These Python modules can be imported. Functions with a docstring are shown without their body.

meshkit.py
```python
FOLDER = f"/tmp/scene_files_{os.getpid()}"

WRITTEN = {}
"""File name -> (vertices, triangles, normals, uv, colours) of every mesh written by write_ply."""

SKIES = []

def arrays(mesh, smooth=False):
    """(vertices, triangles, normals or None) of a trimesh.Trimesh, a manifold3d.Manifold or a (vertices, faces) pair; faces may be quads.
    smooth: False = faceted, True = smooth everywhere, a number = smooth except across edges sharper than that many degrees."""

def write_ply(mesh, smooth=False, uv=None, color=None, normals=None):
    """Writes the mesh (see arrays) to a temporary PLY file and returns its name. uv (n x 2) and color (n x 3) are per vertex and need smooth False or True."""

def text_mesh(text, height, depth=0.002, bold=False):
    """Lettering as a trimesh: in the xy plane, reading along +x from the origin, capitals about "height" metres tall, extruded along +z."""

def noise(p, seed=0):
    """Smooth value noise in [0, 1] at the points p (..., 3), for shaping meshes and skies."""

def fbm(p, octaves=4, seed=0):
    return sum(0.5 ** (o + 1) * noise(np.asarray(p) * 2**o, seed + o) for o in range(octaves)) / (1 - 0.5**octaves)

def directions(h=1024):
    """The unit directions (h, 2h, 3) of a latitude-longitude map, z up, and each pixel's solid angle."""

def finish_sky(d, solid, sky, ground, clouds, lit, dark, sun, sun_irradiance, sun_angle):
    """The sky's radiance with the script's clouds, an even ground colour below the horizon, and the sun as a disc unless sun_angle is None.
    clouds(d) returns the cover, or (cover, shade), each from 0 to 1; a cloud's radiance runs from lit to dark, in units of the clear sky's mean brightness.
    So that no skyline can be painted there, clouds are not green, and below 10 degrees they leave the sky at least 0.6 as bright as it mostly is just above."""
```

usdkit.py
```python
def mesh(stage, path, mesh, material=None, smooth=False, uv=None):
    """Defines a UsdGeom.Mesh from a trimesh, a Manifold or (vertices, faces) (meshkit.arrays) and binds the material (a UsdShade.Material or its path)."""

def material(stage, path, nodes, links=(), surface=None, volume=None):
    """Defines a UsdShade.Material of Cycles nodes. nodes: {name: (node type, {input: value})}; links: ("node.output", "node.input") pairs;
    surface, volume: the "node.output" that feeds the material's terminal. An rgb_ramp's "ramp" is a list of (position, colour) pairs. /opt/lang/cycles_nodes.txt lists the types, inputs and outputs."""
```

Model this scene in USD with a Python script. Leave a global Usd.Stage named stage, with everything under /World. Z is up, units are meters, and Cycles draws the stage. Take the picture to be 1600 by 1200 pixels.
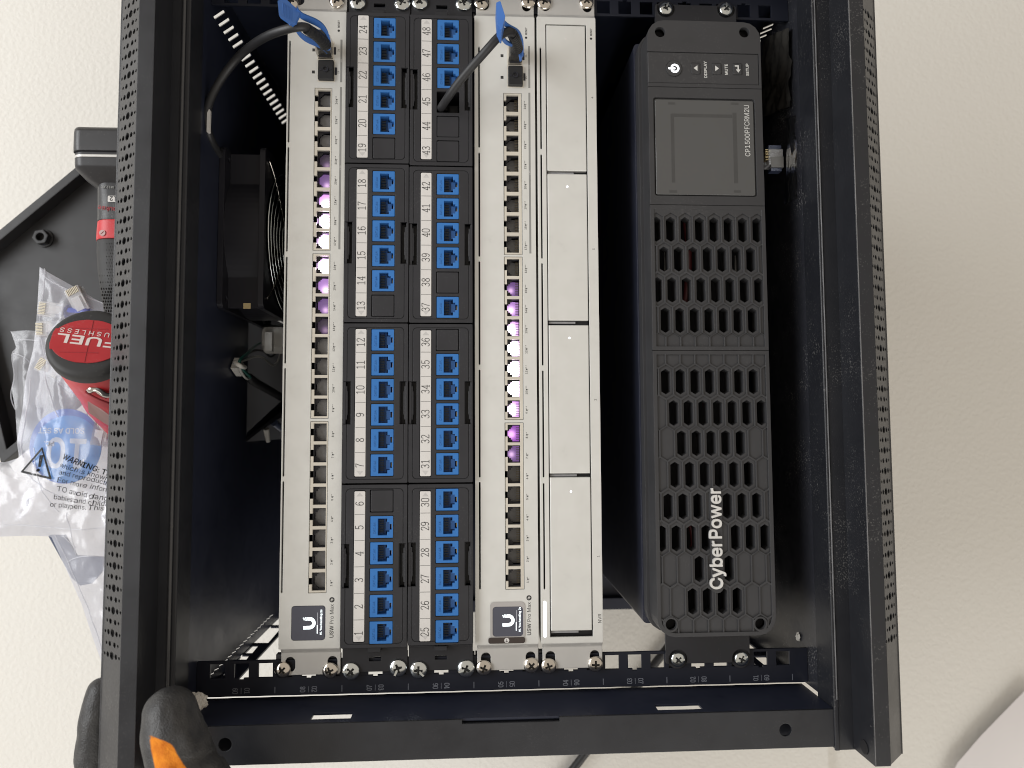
import math, random
import numpy as np, trimesh, manifold3d, shapely
from shapely.geometry import Polygon, Point, LineString, MultiPolygon, box
from shapely import affinity
from shapely.ops import unary_union
from scipy.spatial import Delaunay
import usdkit, meshkit
from pxr import Usd, UsdGeom, UsdLux, UsdShade, Sdf, Gf, Vt

# ------------------------------------------------------------------ stage, camera, light
# Rack millimetres: X runs down the rack (from its top cover to its bottom cover), Y across
# its width, Z out of the rack towards the viewer, origin on the mounting-rail plane.
# World metres, z up: (x, y, z) = (Y, -Z, -X) / 1000.  The phone was held sideways.
random.seed(4)
rng = np.random.default_rng(4)
stage = Usd.Stage.CreateInMemory()
UsdGeom.SetStageUpAxis(stage, UsdGeom.Tokens.z)
UsdGeom.SetStageMetersPerUnit(stage, 1.0)
stage.SetDefaultPrim(UsdGeom.Xform.Define(stage, '/World').GetPrim())
A = np.array([[0, 1, 0], [0, 0, -1], [-1, 0, 0]], float)
CP = np.array([45.174, -72.586, 480.648])
RV = np.array([-0.0603212, 0.0543735, 0.0031320])
FPX = 1073.88
th = np.linalg.norm(RV); kx, ky, kz = RV / th
K = np.array([[0, -kz, ky], [kz, 0, -kx], [-ky, kx, 0]])
RC = np.eye(3) + math.sin(th) * K + (1 - math.cos(th)) * K @ K        # rack -> camera axes
EXPOSURE = 0.2
cam = UsdGeom.Camera.Define(stage, '/World/camera')
M4 = np.eye(4); M4[:3, :3] = (A @ RC.T).T; M4[3, :3] = A @ CP / 1000
cam.AddTransformOp().Set(Gf.Matrix4d(*M4.ravel().tolist()))
cam.CreateHorizontalApertureAttr(36.0); cam.CreateVerticalApertureAttr(27.0)
cam.CreateFocalLengthAttr(FPX / 1600 * 36); cam.CreateClippingRangeAttr(Gf.Vec2f(0.01, 50))
cam.CreateExposureAttr(EXPOSURE)
cam.CreateFStopAttr(7.5); cam.CreateFocusDistanceAttr(0.476)

def W(P):
    return (np.asarray(P, float) @ A.T) / 1000.0

def rect_light(name, pos, target, w, h, intensity, color):
    """A real lamp or window of the room; pos, target in rack mm."""
    l = UsdLux.RectLight.Define(stage, '/World/' + name)
    p, t = W(pos), W(target)
    z = p - t; z /= np.linalg.norm(z)
    up = np.array([0, 0, 1.0]) if abs(z[2]) < .9 else np.array([1.0, 0, 0])
    x = np.cross(up, z); x /= np.linalg.norm(x); y = np.cross(z, x)
    m = np.eye(4); m[0, :3], m[1, :3], m[2, :3], m[3, :3] = x, y, z, p
    l.AddTransformOp().Set(Gf.Matrix4d(*m.ravel().tolist()))
    l.CreateWidthAttr(w); l.CreateHeightAttr(h); l.CreateIntensityAttr(intensity)
    l.CreateColorAttr(Gf.Vec3f(*color))
    return l
rect_light('ceiling_lamp', (-2000, 350, 1250), (0, 0, -100), 2.2, 1.2, 6.1, (.96, .98, 1.0))
rect_light('window_light', (650, -2100, 1000), (100, 0, -100), 1.7, 1.7, 2.2, (1.0, .985, .95))
usdkit.material(stage, '/World/Looks/room_air', {'b': ('background_shader', {'color': (1.0, .90, .775), 'strength': .42})}, surface='b.background')
dome = UsdLux.DomeLight.Define(stage, '/World/room_ambience')
UsdShade.MaterialBindingAPI.Apply(dome.GetPrim()).Bind(UsdShade.Material.Get(stage, '/World/Looks/room_air'))

# ------------------------------------------------------------------ geometry in photo terms
def ray(px, py):
    d = np.array([(px - 800) / FPX, -(py - 600) / FPX, -1.0]) @ RC
    return d
def at(px, py, Z=0.0):
    d = ray(px, py); t = (Z - CP[2]) / d[2]
    return CP + t * d
def xy(px, py, Z=0.0):
    return at(px, py, Z)[:2]
def atX(px, py, X):
    d = ray(px, py); return CP + (X - CP[0]) / d[0] * d
def atY(px, py, Y):
    d = ray(px, py); return CP + (Y - CP[1]) / d[1] * d
def rpx(x0, y0, x1, y1, Z):
    """photo rectangle -> rack rectangle (X0, Y0, X1, Y1) at depth Z"""
    xm, ym = (x0 + x1) / 2, (y0 + y1) / 2
    return xy(x0, ym, Z)[0], xy(xm, y1, Z)[1], xy(x1, ym, Z)[0], xy(xm, y0, Z)[1]

# ------------------------------------------------------------------ scene helpers
used = {}
def numbered(parent, name):
    k = (parent, name); n = used.get(k, 0); used[k] = n + 1
    return parent + '/' + (name if n == 0 else f'{name}_{n:03d}')
origins = {'/World': np.zeros(3)}
def meta(prim, label=None, cat=None, group=None, kind=None):
    for k, v in (('label', label), ('category', cat), ('group', group), ('kind', kind)):
        if v: prim.SetCustomDataByKey(k, v)
def thing(name, label, cat, origin=(0, 0, 0), group=None, kind=None):
    path = numbered('/World', name)
    x = UsdGeom.Xform.Define(stage, path)
    x.AddTranslateOp().Set(Gf.Vec3d(*W(origin).tolist()))
    origins[path] = np.array(origin, float)
    meta(x.GetPrim(), label, cat, group, kind)
    return path
def part(parent, name, m, mat, smooth=False, label=None, kind=None):
    """one mesh (rack mm, absolute) under a thing or a part"""
    if isinstance(m, (list, tuple)) and not isinstance(m[0], np.ndarray):
        m = trimesh.util.concatenate(list(m))
    path = numbered(parent, name)
    o = parent
    while o not in origins: o = o.rsplit('/', 1)[0]
    v, f, n = meshkit.arrays(m, smooth)
    v = W(v - origins[o])
    p = UsdGeom.Mesh.Define(stage, path)
    p.CreatePointsAttr(Vt.Vec3fArray.FromNumpy(v.astype(np.float32)))
    p.CreateFaceVertexCountsAttr(Vt.IntArray.FromNumpy(np.full(len(f), 3, np.int32)))
    p.CreateFaceVertexIndicesAttr(Vt.IntArray.FromNumpy(f.astype(np.int32).ravel()))
    p.CreateSubdivisionSchemeAttr('none')
    if n is not None:
        p.CreateNormalsAttr(Vt.Vec3fArray.FromNumpy((n @ A.T).astype(np.float32))); p.SetNormalsInterpolation('vertex')
    UsdShade.MaterialBindingAPI.Apply(p.GetPrim()).Bind(UsdShade.Material.Get(stage, '/World/Looks/' + mat))
    meta(p.GetPrim(), label, kind=kind)
    return path
def solo(name, m, mat, label=None, cat=None, group=None, kind=None, smooth=False):
    p = part('/World', name, m, mat, smooth)
    meta(stage.GetPrimAtPath(p), label, cat, group, kind)
    return p

# ------------------------------------------------------------------ materials
def mk(name, col, rough=.5, metal=0., spec=.5, var=.08, vscale=40., bump=0., bscale=600., bevel=0., coat=0., dust=0., **kw):
    n = {'t': ('texture_coordinate', {}), 'n': ('noise_texture', {'scale': vscale, 'detail': 5, 'roughness': .6}),
         'r': ('rgb_ramp', {'ramp': [(.25, tuple(c * (1 - var) for c in col)), (.75, tuple(min(1, c * (1 + var)) for c in col))]}),
         'rr': ('map_range', {'from_min': .3, 'from_max': .7, 'to_min': max(.02, rough - .07), 'to_max': min(1, rough + .07)}),
         'p': ('principled_bsdf', {'metallic': metal, 'specular_ior_level': spec, 'coat_weight': coat, **kw})}
    L = [('t.object', 'n.vector'), ('n.fac', 'r.fac'), ('n.fac', 'rr.value'), ('rr.result', 'p.roughness')]
    src = 'r.color'
    if dust:
        n['d'] = ('noise_texture', {'scale': 18, 'detail': 8, 'roughness': .75}); n['d2'] = ('noise_texture', {'scale': 900, 'detail': 1})
        n['dm'] = ('math', {'math_type': 'multiply'}); n['dr'] = ('map_range', {'from_min': .33, 'from_max': .46, 'to_min': 0, 'to_max': dust, 'clamp': True})
        n['mx'] = ('mix_color', {'b': (.42, .41, .39)})
        L += [('t.object', 'd.vector'), ('t.object', 'd2.vector'), ('d.fac', 'dm.value1'), ('d2.fac', 'dm.value2'), ('dm.value', 'dr.value'), ('dr.result', 'mx.fac'), (src, 'mx.a')]
        src = 'mx.result'
    L.append((src, 'p.base_color'))
    nrm = None
    if bevel:
        n['bv'] = ('bevel', {'samples': 4, 'radius': bevel}); nrm = 'bv.bevel'
    if bump:
        n['bn'] = ('noise_texture', {'scale': bscale, 'detail': 2}); n['b'] = ('bump', {'strength': 1.0, 'distance': bump})
        L += [('t.object', 'bn.vector'), ('bn.fac', 'b.height')]
        if nrm: L.append((nrm, 'b.normal'))
        nrm = 'b.normal'
    if nrm: L.append((nrm, 'p.normal'))
    usdkit.material(stage, '/World/Looks/' + name, n, L, surface='p.BSDF')
def emit(name, col, strength, base=(.5, .5, .5)):
    usdkit.material(stage, '/World/Looks/' + name, {'p': ('principled_bsdf', {'base_color': base, 'roughness': .4, 'emission_color': col, 'emission_strength': strength})}, surface='p.BSDF')

mk('bar_paint', (.017, .018, .022), .40, spec=.5, bump=.00006, bscale=1400, bevel=.0006, dust=.03)
mk('rack_paint', (.026, .027, .031), .33, spec=.95, bump=.00006, bscale=1400, bevel=.0006, dust=.10)
mk('rack_dusty', (.014, .015, .019), .40, spec=.55, bump=.00006, bscale=1400, bevel=.0006, dust=.22)
mk('rack_inner', (.020, .024, .042), .38, spec=.45, bump=.00004, bscale=1200, bevel=.0005)
mk('fan_black', (.012, .012, .017), .45, spec=.35, bevel=.0005)
mk('plate_grey', (.36, .36, .37), .5)
mk('cage_steel', (.10, .10, .11), .4, metal=.6)
mk('rail_paint', (.011, .013, .022), .45, spec=.35, bevel=.0004)
mk('rail_print', (.16, .17, .20), .6)
mk('silver', (.70, .698, .672), .42, metal=.25, spec=.4, var=.025, vscale=90, bump=.00001, bscale=5000, bevel=.0005)
mk('ear_steel', (.60, .59, .57), .40, metal=.35, spec=.4, var=.04, bump=.00001, bscale=4000, bevel=.0007)
mk('slot_dark', (.012, .012, .014), .6)
mk('ink', (.03, .03, .03), .6)
mk('ink_grey', (.26, .26, .25), .6)
mk('shield', (.72, .68, .60), .35, metal=.35, bevel=.0002)
mk('port_black', (.016, .016, .022), .45, bevel=.0001)
mk('port_grey', (.30, .30, .31), .3, var=.15, vscale=300)
mk('pin_gold', (.42, .33, .18), .3, metal=.9)
mk('pin_brown', (.15, .125, .085), .4, metal=.6)
mk('pin_dark', (.035, .045, .05), .35, metal=.3)
mk('panel_black', (.026, .026, .030), .48, spec=.4, bump=.00002, bscale=2500, bevel=.0005, dust=.06)
mk('panel_deep', (.008, .008, .010), .5)
mk('jack_blue', (.032, .165, .47), .42, spec=.45, bevel=.0003, var=.05)
mk('jack_inner', (.035, .135, .36), .42, bevel=.0001, var=.1)
mk('jack_back', (.03, .055, .13), .5)
mk('label_paper', (.66, .64, .62), .35, var=.02, vscale=200)
mk('label_ink', (.04, .04, .04), .5)
mk('label_ghost', (.50, .49, .48), .4)
mk('nickel', (.78, .73, .66), .14, metal=1., var=.05)
mk('zinc', (.80, .84, .84), .16, metal=1., var=.05)
mk('recess_shade_and_washer', (.03, .03, .03), .4, metal=.5)  # dark tone painting the shade in screw cuts; washers use it too
mk('screen_glass', (.085, .088, .115), .12, spec=.5, var=.02)
mk('film', (.42, .40, .39), .10, var=.05)
mk('tab_brown', (.05, .038, .034), .25)
mk('ups_plastic', (.040, .040, .043), .50, spec=.45, bump=.00003, bscale=3500, bevel=.0005, dust=.05)
mk('ups_metal', (.022, .025, .042), .42, bevel=.0005, dust=.08)
mk('ups_deep', (.004, .004, .006), .7)
mk('lcd', (.085, .085, .085), .16, spec=.5, var=.02)
mk('lcd_mark', (.060, .060, .060), .3)
mk('ups_ink', (.62, .62, .60), .5)
mk('logo_silver', (.66, .65, .63), .4, metal=.1, bevel=.0003)
mk('dull_white', (.26, .26, .255), .5)
mk('wire_red', (.09, .015, .018), .45)
mk('wire_white', (.55, .54, .52), .5)
mk('wire_green', (.015, .10, .085), .45)
mk('cable_black', (.018, .018, .020), .50, bump=.00003, bscale=1500)
mk('boot_black', (.012, .012, .013), .55)
mk('tab_blue', (.055, .17, .52), .42, bevel=.0003)
mk('white_plastic', (.62, .61, .58), .5, bevel=.0005)
mk('tool_black', (.027, .027, .030), .42, bump=.00003, bscale=2000, bevel=.001, dust=.12)
mk('tool_rubber', (.026, .026, .027), .62, bevel=.0008, dust=.08)
mk('tool_red', (.52, .022, .030), .38, bevel=.0006, dust=.08)
mk('cap_red', (.46, .028, .036), .34, bevel=.0004, dust=.12)
mk('tool_text', (.75, .68, .66), .5)
mk('tool_dark_red', (.35, .03, .04), .5)
mk('metal_clip', (.62, .60, .57), .22, metal=1., bump=.0004, bscale=120)
mk('rim_paint', (.022, .022, .024), .5, bevel=.0015, dust=.05)
mk('glove_rubber', (.022, .022, .024), .55, bump=.00035, bscale=700, dust=.10)
mk('glove_orange', (.78, .22, .012), .85, bump=.0004, bscale=1500, var=.18, vscale=120)
mk('crumb', (.62, .60, .56), .9, bump=.001, bscale=300)
mk('clear_hard', (.86, .87, .90), .12, alpha=.42, var=.06)
mk('boot_lavender', (.20, .24, .62), .4, alpha=.8)
mk('sticker_blue', (.06, .38, .90), .35, var=.05)
mk('sticker_rim', (.03, .17, .66), .35, var=.05)
mk('sticker_white', (.85, .87, .90), .4)
mk('card_pink', (.52, .36, .35), .5)
mk('bag_ink', (.02, .02, .025), .4)
mk('tape_yellow', (.42, .33, .17), .5)
mk('dark_film', (.035, .033, .030), .22, bump=.0015, bscale=90, spec=.6)
mk('dark_blue', (.06, .075, .13), .4)
mk('bright_blue', (.03, .22, .75), .4)
mk('paper_white', (.76, .73, .73), .55, var=.02, vscale=8)
mk('scuffed', (.025, .026, .032), .30, bump=.00005, bscale=900, dust=.55)
emit('led_white', (.95, .97, 1.0), 3.2)
emit('led_icon', (.90, .95, 1.0), 1.5)
emit('screen_white', (.86, .97, 1.0), 1.3)
emit('screen_line', (.6, .62, .75), .35)

# the wall: orange-peel paint
def wallmat(name, col):
    usdkit.material(stage, '/World/Looks/' + name, {
        't': ('texture_coordinate', {}), 'n': ('noise_texture', {'scale': 215, 'detail': 2.0, 'roughness': .45, 'distortion': .25}),
        'm': ('map_range', {'from_min': .38, 'from_max': .66, 'to_min': 0, 'to_max': 1, 'clamp': True}),
        'f': ('noise_texture', {'scale': 700, 'detail': 2}), 'ad': ('math', {'math_type': 'multiply_add', 'value2': .12}),
        'b': ('bump', {'strength': 1.0, 'distance': .00021}), 'v': ('noise_texture', {'scale': 2.2, 'detail': 3}),
        'r': ('rgb_ramp', {'ramp': [(.3, tuple(c * .97 for c in col)), (.7, col)]}),
        'p': ('principled_bsdf', {'roughness': .62, 'specular_ior_level': .3})},
        [('t.object', 'n.vector'), ('n.fac', 'm.value'), ('t.object', 'f.vector'), ('f.fac', 'ad.value1'), ('m.result', 'ad.value3'), ('ad.value', 'b.height'),
         ('b.normal', 'p.normal'), ('t.object', 'v.vector'), ('v.fac', 'r.fac'), ('r.color', 'p.base_color')], surface='p.BSDF')
wallmat('wall_paint', (.745, .725, .68))

# lit ports: the light pipe glows from its middle
def glow(name, core, edge, strength, spread):
    usdkit.material(stage, '/World/Looks/' + name, {
        'a': ('attribute', {'attribute': 'glow'}), 'm': ('map_range', {'from_min': 0, 'from_max': 1, 'to_min': spread, 'to_max': 1.0, 'clamp': True}),
        'r': ('rgb_ramp', {'ramp': [(0, edge), (.8, core), (1, core)]}), 's': ('math', {'math_type': 'multiply', 'value2': strength}),
        'p': ('principled_bsdf', {'base_color': (.16, .15, .17), 'roughness': .35})},
        [('a.fac', 'm.value'), ('a.fac', 'r.fac'), ('r.color', 'p.emission_color'), ('m.result', 's.value1'), ('s.value', 'p.emission_strength')], surface='p.BSDF')
PINK, VIOL = (.95, .60, 1.0), (.62, .30, .95)
glow('glow_1', PINK, VIOL, .30, .08)
glow('glow_2', PINK, VIOL, .85, .24)
glow('glow_3', (1, .7, 1), (.72, .36, .98), 1.5, .34)
glow('glow_6', (1, .50, 1), (.62, .16, .95), 1.25, .30)
glow('glow_4', (1, .9, 1), (.80, .35, 1), 2.6, .35)
glow('glow_5', (1, .95, 1), (.85, .50, 1), 12.0, .45)

# ------------------------------------------------------------------ mesh helpers (rack mm)
def polys(g):
    if g.is_empty: return []
    return [p for p in getattr(g, 'geoms', [g]) if isinstance(p, Polygon) and p.area > 1e-6]
def ext(g, z0, z1):
    out = []
    for p in polys(g):
        m = trimesh.creation.extrude_polygon(p, z1 - z0, engine='earcut'); m.apply_translation((0, 0, z0)); out.append(m)
    return trimesh.util.concatenate(out)
def remap(m, fn, flip=False):
    m = m.copy(); m.vertices = fn(np.asarray(m.vertices))
    if flip: m.faces = m.faces[:, ::-1]
    return m
def ext_xz(g, y0, y1):
    """polygon in (X, Z), pulled along Y"""
    return remap(ext(g, 0, y1 - y0), lambda v: np.stack([v[:, 0], y1 - v[:, 2], v[:, 1]], 1))
def ext_yz(g, x0, x1):
    """polygon in (Y, Z), pulled along X"""
    return remap(ext(g, x0, x1), lambda v: np.stack([v[:, 2], v[:, 0], v[:, 1]], 1))
def bx(x0, y0, z0, x1, y1, z1):
    return trimesh.creation.box(bounds=[(min(x0, x1), min(y0, y1), min(z0, z1)), (max(x0, x1), max(y0, y1), max(z0, z1))])
def rr(x0, y0, x1, y1, r):
    x0, x1 = min(x0, x1), max(x0, x1); y0, y1 = min(y0, y1), max(y0, y1)
    return box(x0 + r, y0 + r, x1 - r, y1 - r).buffer(r, quad_segs=4) if r > 0 else box(x0, y0, x1, y1)
def line(pts, w, flat=True):
    return LineString(pts).buffer(w / 2, cap_style='flat' if flat else 'round', join_style='mitre')
def spline(P, n=60):
    P = np.asarray(P, float)
    t = np.r_[0, np.cumsum(np.linalg.norm(np.diff(P, axis=0), axis=1) ** .5)]
    from scipy.interpolate import CubicSpline
    return CubicSpline(t, P)(np.linspace(0, t[-1], n))
def tube(P, r, seg=12, n=60, smooth=True):
    P = spline(P, n) if smooth and len(P) > 2 else np.asarray(P, float)
    r = np.broadcast_to(np.asarray(r, float), (len(P),)) if np.ndim(r) else np.full(len(P), r)
    T = np.gradient(P, axis=0); T /= np.linalg.norm(T, axis=1, keepdims=True)
    a = np.array([0, 0, 1.0]) if abs(T[0, 2]) < .9 else np.array([1.0, 0, 0])
    u = np.cross(T[0], a); u /= np.linalg.norm(u)
    V, ang = [], np.linspace(0, 2 * np.pi, seg, endpoint=False)
    for i in range(len(P)):
        u = u - T[i] * (u @ T[i]); u /= np.linalg.norm(u); w = np.cross(T[i], u)
        V.append(P[i] + r[i] * (np.cos(ang)[:, None] * u + np.sin(ang)[:, None] * w))
    V = np.vstack(V + [P[:1], P[-1:]]); F = []; N = len(P)
    for i in range(N - 1):
        for j in range(seg):
            k = (j + 1) % seg; a0, a1, b0, b1 = i * seg + j, i * seg + k, (i + 1) * seg + j, (i + 1) * seg + k
            F += [(a0, a1, b1), (a0, b1, b0)]
    c0, c1 = N * seg, N * seg + 1
    for j in range(seg):
        k = (j + 1) % seg
        F += [(c0, k, j), (c1, (N - 1) * seg + j, (N - 1) * seg + k)]
    return trimesh.Trimesh(V, F, process=False)
def loft(rings, cap=True):
    n = len(rings[0]); V = np.vstack(rings); F = []
    for i in range(len(rings) - 1):
        for j in range(n):
            k = (j + 1) % n; F += [(i * n + j, i * n + k, (i + 1) * n + k), (i * n + j, (i + 1) * n + k, (i + 1) * n + j)]
    m = trimesh.Trimesh(V, F, process=False)
    if cap:
        for ring, rev in ((rings[0], True), (rings[-1], False)):
            c = np.mean(ring, 0); Vc = np.vstack([ring, c]); Fc = [(j, (j + 1) % n, n) for j in range(n)]
            if rev: Fc = [f[::-1] for f in Fc]
            m = trimesh.util.concatenate([m, trimesh.Trimesh(Vc, Fc, process=False)])
    return m
def rring(x0, y0, x1, y1, r, z, k=5):
    out = []
    for cx, cy, a0 in ((x1 - r, y1 - r, 0), (x0 + r, y1 - r, 90), (x0 + r, y0 + r, 180), (x1 - r, y0 + r, 270)):
        for a in np.radians(np.linspace(a0, a0 + 90, k)): out.append((cx + r * math.cos(a), cy + r * math.sin(a), z))
    return np.array(out)
def pad(x0, y0, x1, y1, z0, z1, r=1.5, c=.4):
    """rounded block with a chamfered front edge"""
    x0, x1 = min(x0, x1), max(x0, x1); y0, y1 = min(y0, y1), max(y0, y1)
    return loft([rring(x0, y0, x1, y1, r, z0), rring(x0, y0, x1, y1, r, z1 - c), rring(x0 + c, y0 + c, x1 - c, y1 - c, max(.05, r - c), z1)])
def text(s, h, x, y, z, rot='up', depth=.15, bold=False, center=False):
    """lettering on a front face; rot up: reads towards +Y; down: towards -Y; flip: upside-down; x, y: start of its baseline"""
    m = meshkit.text_mesh(s, h, depth, bold)
    if center: m.apply_translation((-(m.bounds[0][0] + m.bounds[1][0]) / 2, 0, 0))
    ang = {'up': 90, 'down': -90, 'flip': 180, 'norm': 0}.get(rot, rot)
    m.apply_transform(trimesh.transformations.rotation_matrix(math.radians(ang), (0, 0, 1)))
    m.apply_translation((x, y, z)); return m
# numerals of the port labels: thin book numerals with feet
GL = {'0': [[(.25, 1), (.10, .93), (.04, .72), (.04, .28), (.10, .07), (.25, 0), (.40, .07), (.46, .28), (.46, .72), (.40, .93), (.25, 1)]],
      '1': [[(.10, .84), (.26, 1), (.26, 0)], [(.08, 0), (.44, 0)]],
      '2': [[(.06, .78), (.12, .94), (.26, 1), (.40, .93), (.45, .76), (.38, .56), (.06, .02), (.46, .02), (.47, .14)]],
      '3': [[(.06, .84), (.14, .97), (.26, 1), (.40, .92), (.43, .76), (.36, .58), (.20, .53)], [(.20, .53), (.38, .48), (.46, .28), (.40, .08), (.24, 0), (.10, .04), (.04, .18)]],
      '4': [[(.36, 0), (.36, 1), (.03, .28), (.48, .28)], [(.26, 0), (.46, 0)]],
      '5': [[(.43, .98), (.11, .98), (.08, .52), (.24, .62), (.40, .55), (.46, .33), (.39, .09), (.23, 0), (.09, .05), (.05, .18)]],
      '6': [[(.42, .86), (.32, .98), (.20, .96), (.08, .76), (.04, .42), (.07, .14), (.17, .02), (.28, 0), (.41, .09), (.46, .30), (.40, .52), (.26, .59), (.12, .50), (.05, .34)]],
      '7': [[(.05, .86), (.06, .98), (.46, .98), (.28, .55), (.20, .25), (.18, 0)]],
      '8': [[(.25, .54), (.10, .66), (.07, .80), (.13, .95), (.25, 1), (.37, .95), (.43, .80), (.40, .66), (.25, .54), (.10, .42), (.04, .24), (.10, .06), (.25, 0), (.40, .06), (.46, .24), (.40, .42), (.25, .54)]]}
GL['9'] = [[(.5 - a, 1 - b) for a, b in GL['6'][0]]]
def numeral(s, h, cx, cy, z, w=.075):
    shapes, u = [], 0
    for ch in s:
        for st in GL[ch]: shapes.append(LineString([(u + a * h * 1.0, b * h) for a, b in st]).buffer(w * h / 2 * (1.0), quad_segs=2))
        u += .60 * h
    g = unary_union(shapes); mid = (g.bounds[0] + g.bounds[2]) / 2
    m = ext(g, 0, .08)
    return remap(m, lambda v: np.stack([cx + h / 2 - v[:, 1], cy - mid + v[:, 0], z + v[:, 2]], 1))
def rotv(v, ang, c):
    c = np.asarray(c); R = trimesh.transformations.rotation_matrix(ang, (0, 0, 1))[:3, :3]
    return (v - c) @ R.T + c

# screws, built once around the origin
def screw_meshes(R, H, slotted, ang):
    prof = [(0, H)] + [(R * math.sin(a), H * .25 + H * .75 * math.cos(a)) for a in np.linspace(.25, math.pi / 2, 7)] + [(R, 0), (R * .98, -.2), (0, -.2)]
    head = trimesh.creation.revolve(np.array(prof[::-1]), sections=32)
    mh = manifold3d.Manifold(manifold3d.Mesh(np.asarray(head.vertices, np.float32), np.asarray(head.faces, np.uint32)))
    if mh.volume() < 0: mh = manifold3d.Manifold(manifold3d.Mesh(np.asarray(head.vertices, np.float32), np.asarray(head.faces[:, ::-1], np.uint32)))
    cut = manifold3d.Manifold()
    for k in (0, 1):
        b = manifold3d.Manifold.cube((R * 1.02, R * .26, 3 * H), True).rotate((0, 0, 45 + 90 * k)).translate((0, 0, 1.65 * H))
        cut = cut + b
    cut = cut + manifold3d.Manifold.cylinder(H * 2, R * .12, R * .42, 16).translate((0, 0, H * .3))
    if slotted:
        cut = cut + manifold3d.Manifold.cube((R * 2.2, R * .22, 2 * H), True).translate((0, 0, H * 1.55))
    m = (mh - cut).rotate((0, 0, ang)).to_mesh()
    return trimesh.Trimesh(m.vert_properties[:, :3], m.tri_verts, process=False)
SC = {(k, a): screw_meshes(R, H, s, a) for k, (R, H, s) in {'nickel': (5.3, 2.9, False), 'zinc': (5.9, 3.0, True), 'ups': (5.0, 2.4, True)}.items() for a in range(0, 180, 22)}
def screw(parent, px, py, Z, kind, i):
    m = SC[(kind, (i * 66) % 176 // 22 * 22)].copy()
    c = xy(px, py, Z); m.apply_translation((c[0], c[1], Z))
    s = part(parent, 'screw', m, 'nickel' if kind == 'nickel' else 'zinc', smooth=35)
    R_ = {'nickel': 5.3, 'zinc': 5.9, 'ups': 5.0}[kind]; H_ = {'nickel': 2.9, 'zinc': 3.0, 'ups': 2.4}[kind]; an = (i * 66) % 176 // 22 * 22
    g = unary_union([affinity.rotate(box(-R_ * .49, -R_ * .115, R_ * .49, R_ * .115), 45 + 90 * k, origin=(0, 0)) for k in (0, 1)] + ([affinity.rotate(box(-R_ * .93, -R_ * .10, R_ * .93, R_ * .10), 0, origin=(0, 0))] if kind != 'nickel' else []))
    g = affinity.translate(affinity.rotate(g, an, origin=(0, 0)), c[0], c[1])
    part(s, 'recess_shade_inlay', ext(g.intersection(Point(*c).buffer(R_ * .55)), Z + .16 * H_, Z + .42 * H_), 'recess_shade_and_washer')  # dark cross laid into the cut, painting its shade
    part(s, 'cage_nut', bx(c[0] - 5.8, c[1] - 8.5, -7, c[0] + 5.8, c[1] + 8.5, -2.0), 'cage_steel')
    part(s, 'washer', ext(Point(*c).buffer(5.0 if kind != 'zinc' else 6.2, quad_segs=8), Z - .45, Z - .21), 'recess_shade_and_washer')

# ================================================================== wall
ZB = -302.0                                              # front of the wall behind the rack
xs = xy(1294, 1185, ZB)[0]
g = rr(-1500, -1300, xs, 1300, 0)
solo('wall', ext(g, ZB - 80, ZB), 'wall_paint', 'white orange-peel textured wall behind the black rack', 'wall', kind='structure')
solo('wall_lower_section', ext(box(xs + .01, -1300, 1700, 1300), ZB - 80, ZB - 16), 'wall_paint', 'cream textured wall set back below the step beside the rack', 'wall', kind='structure')

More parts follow.
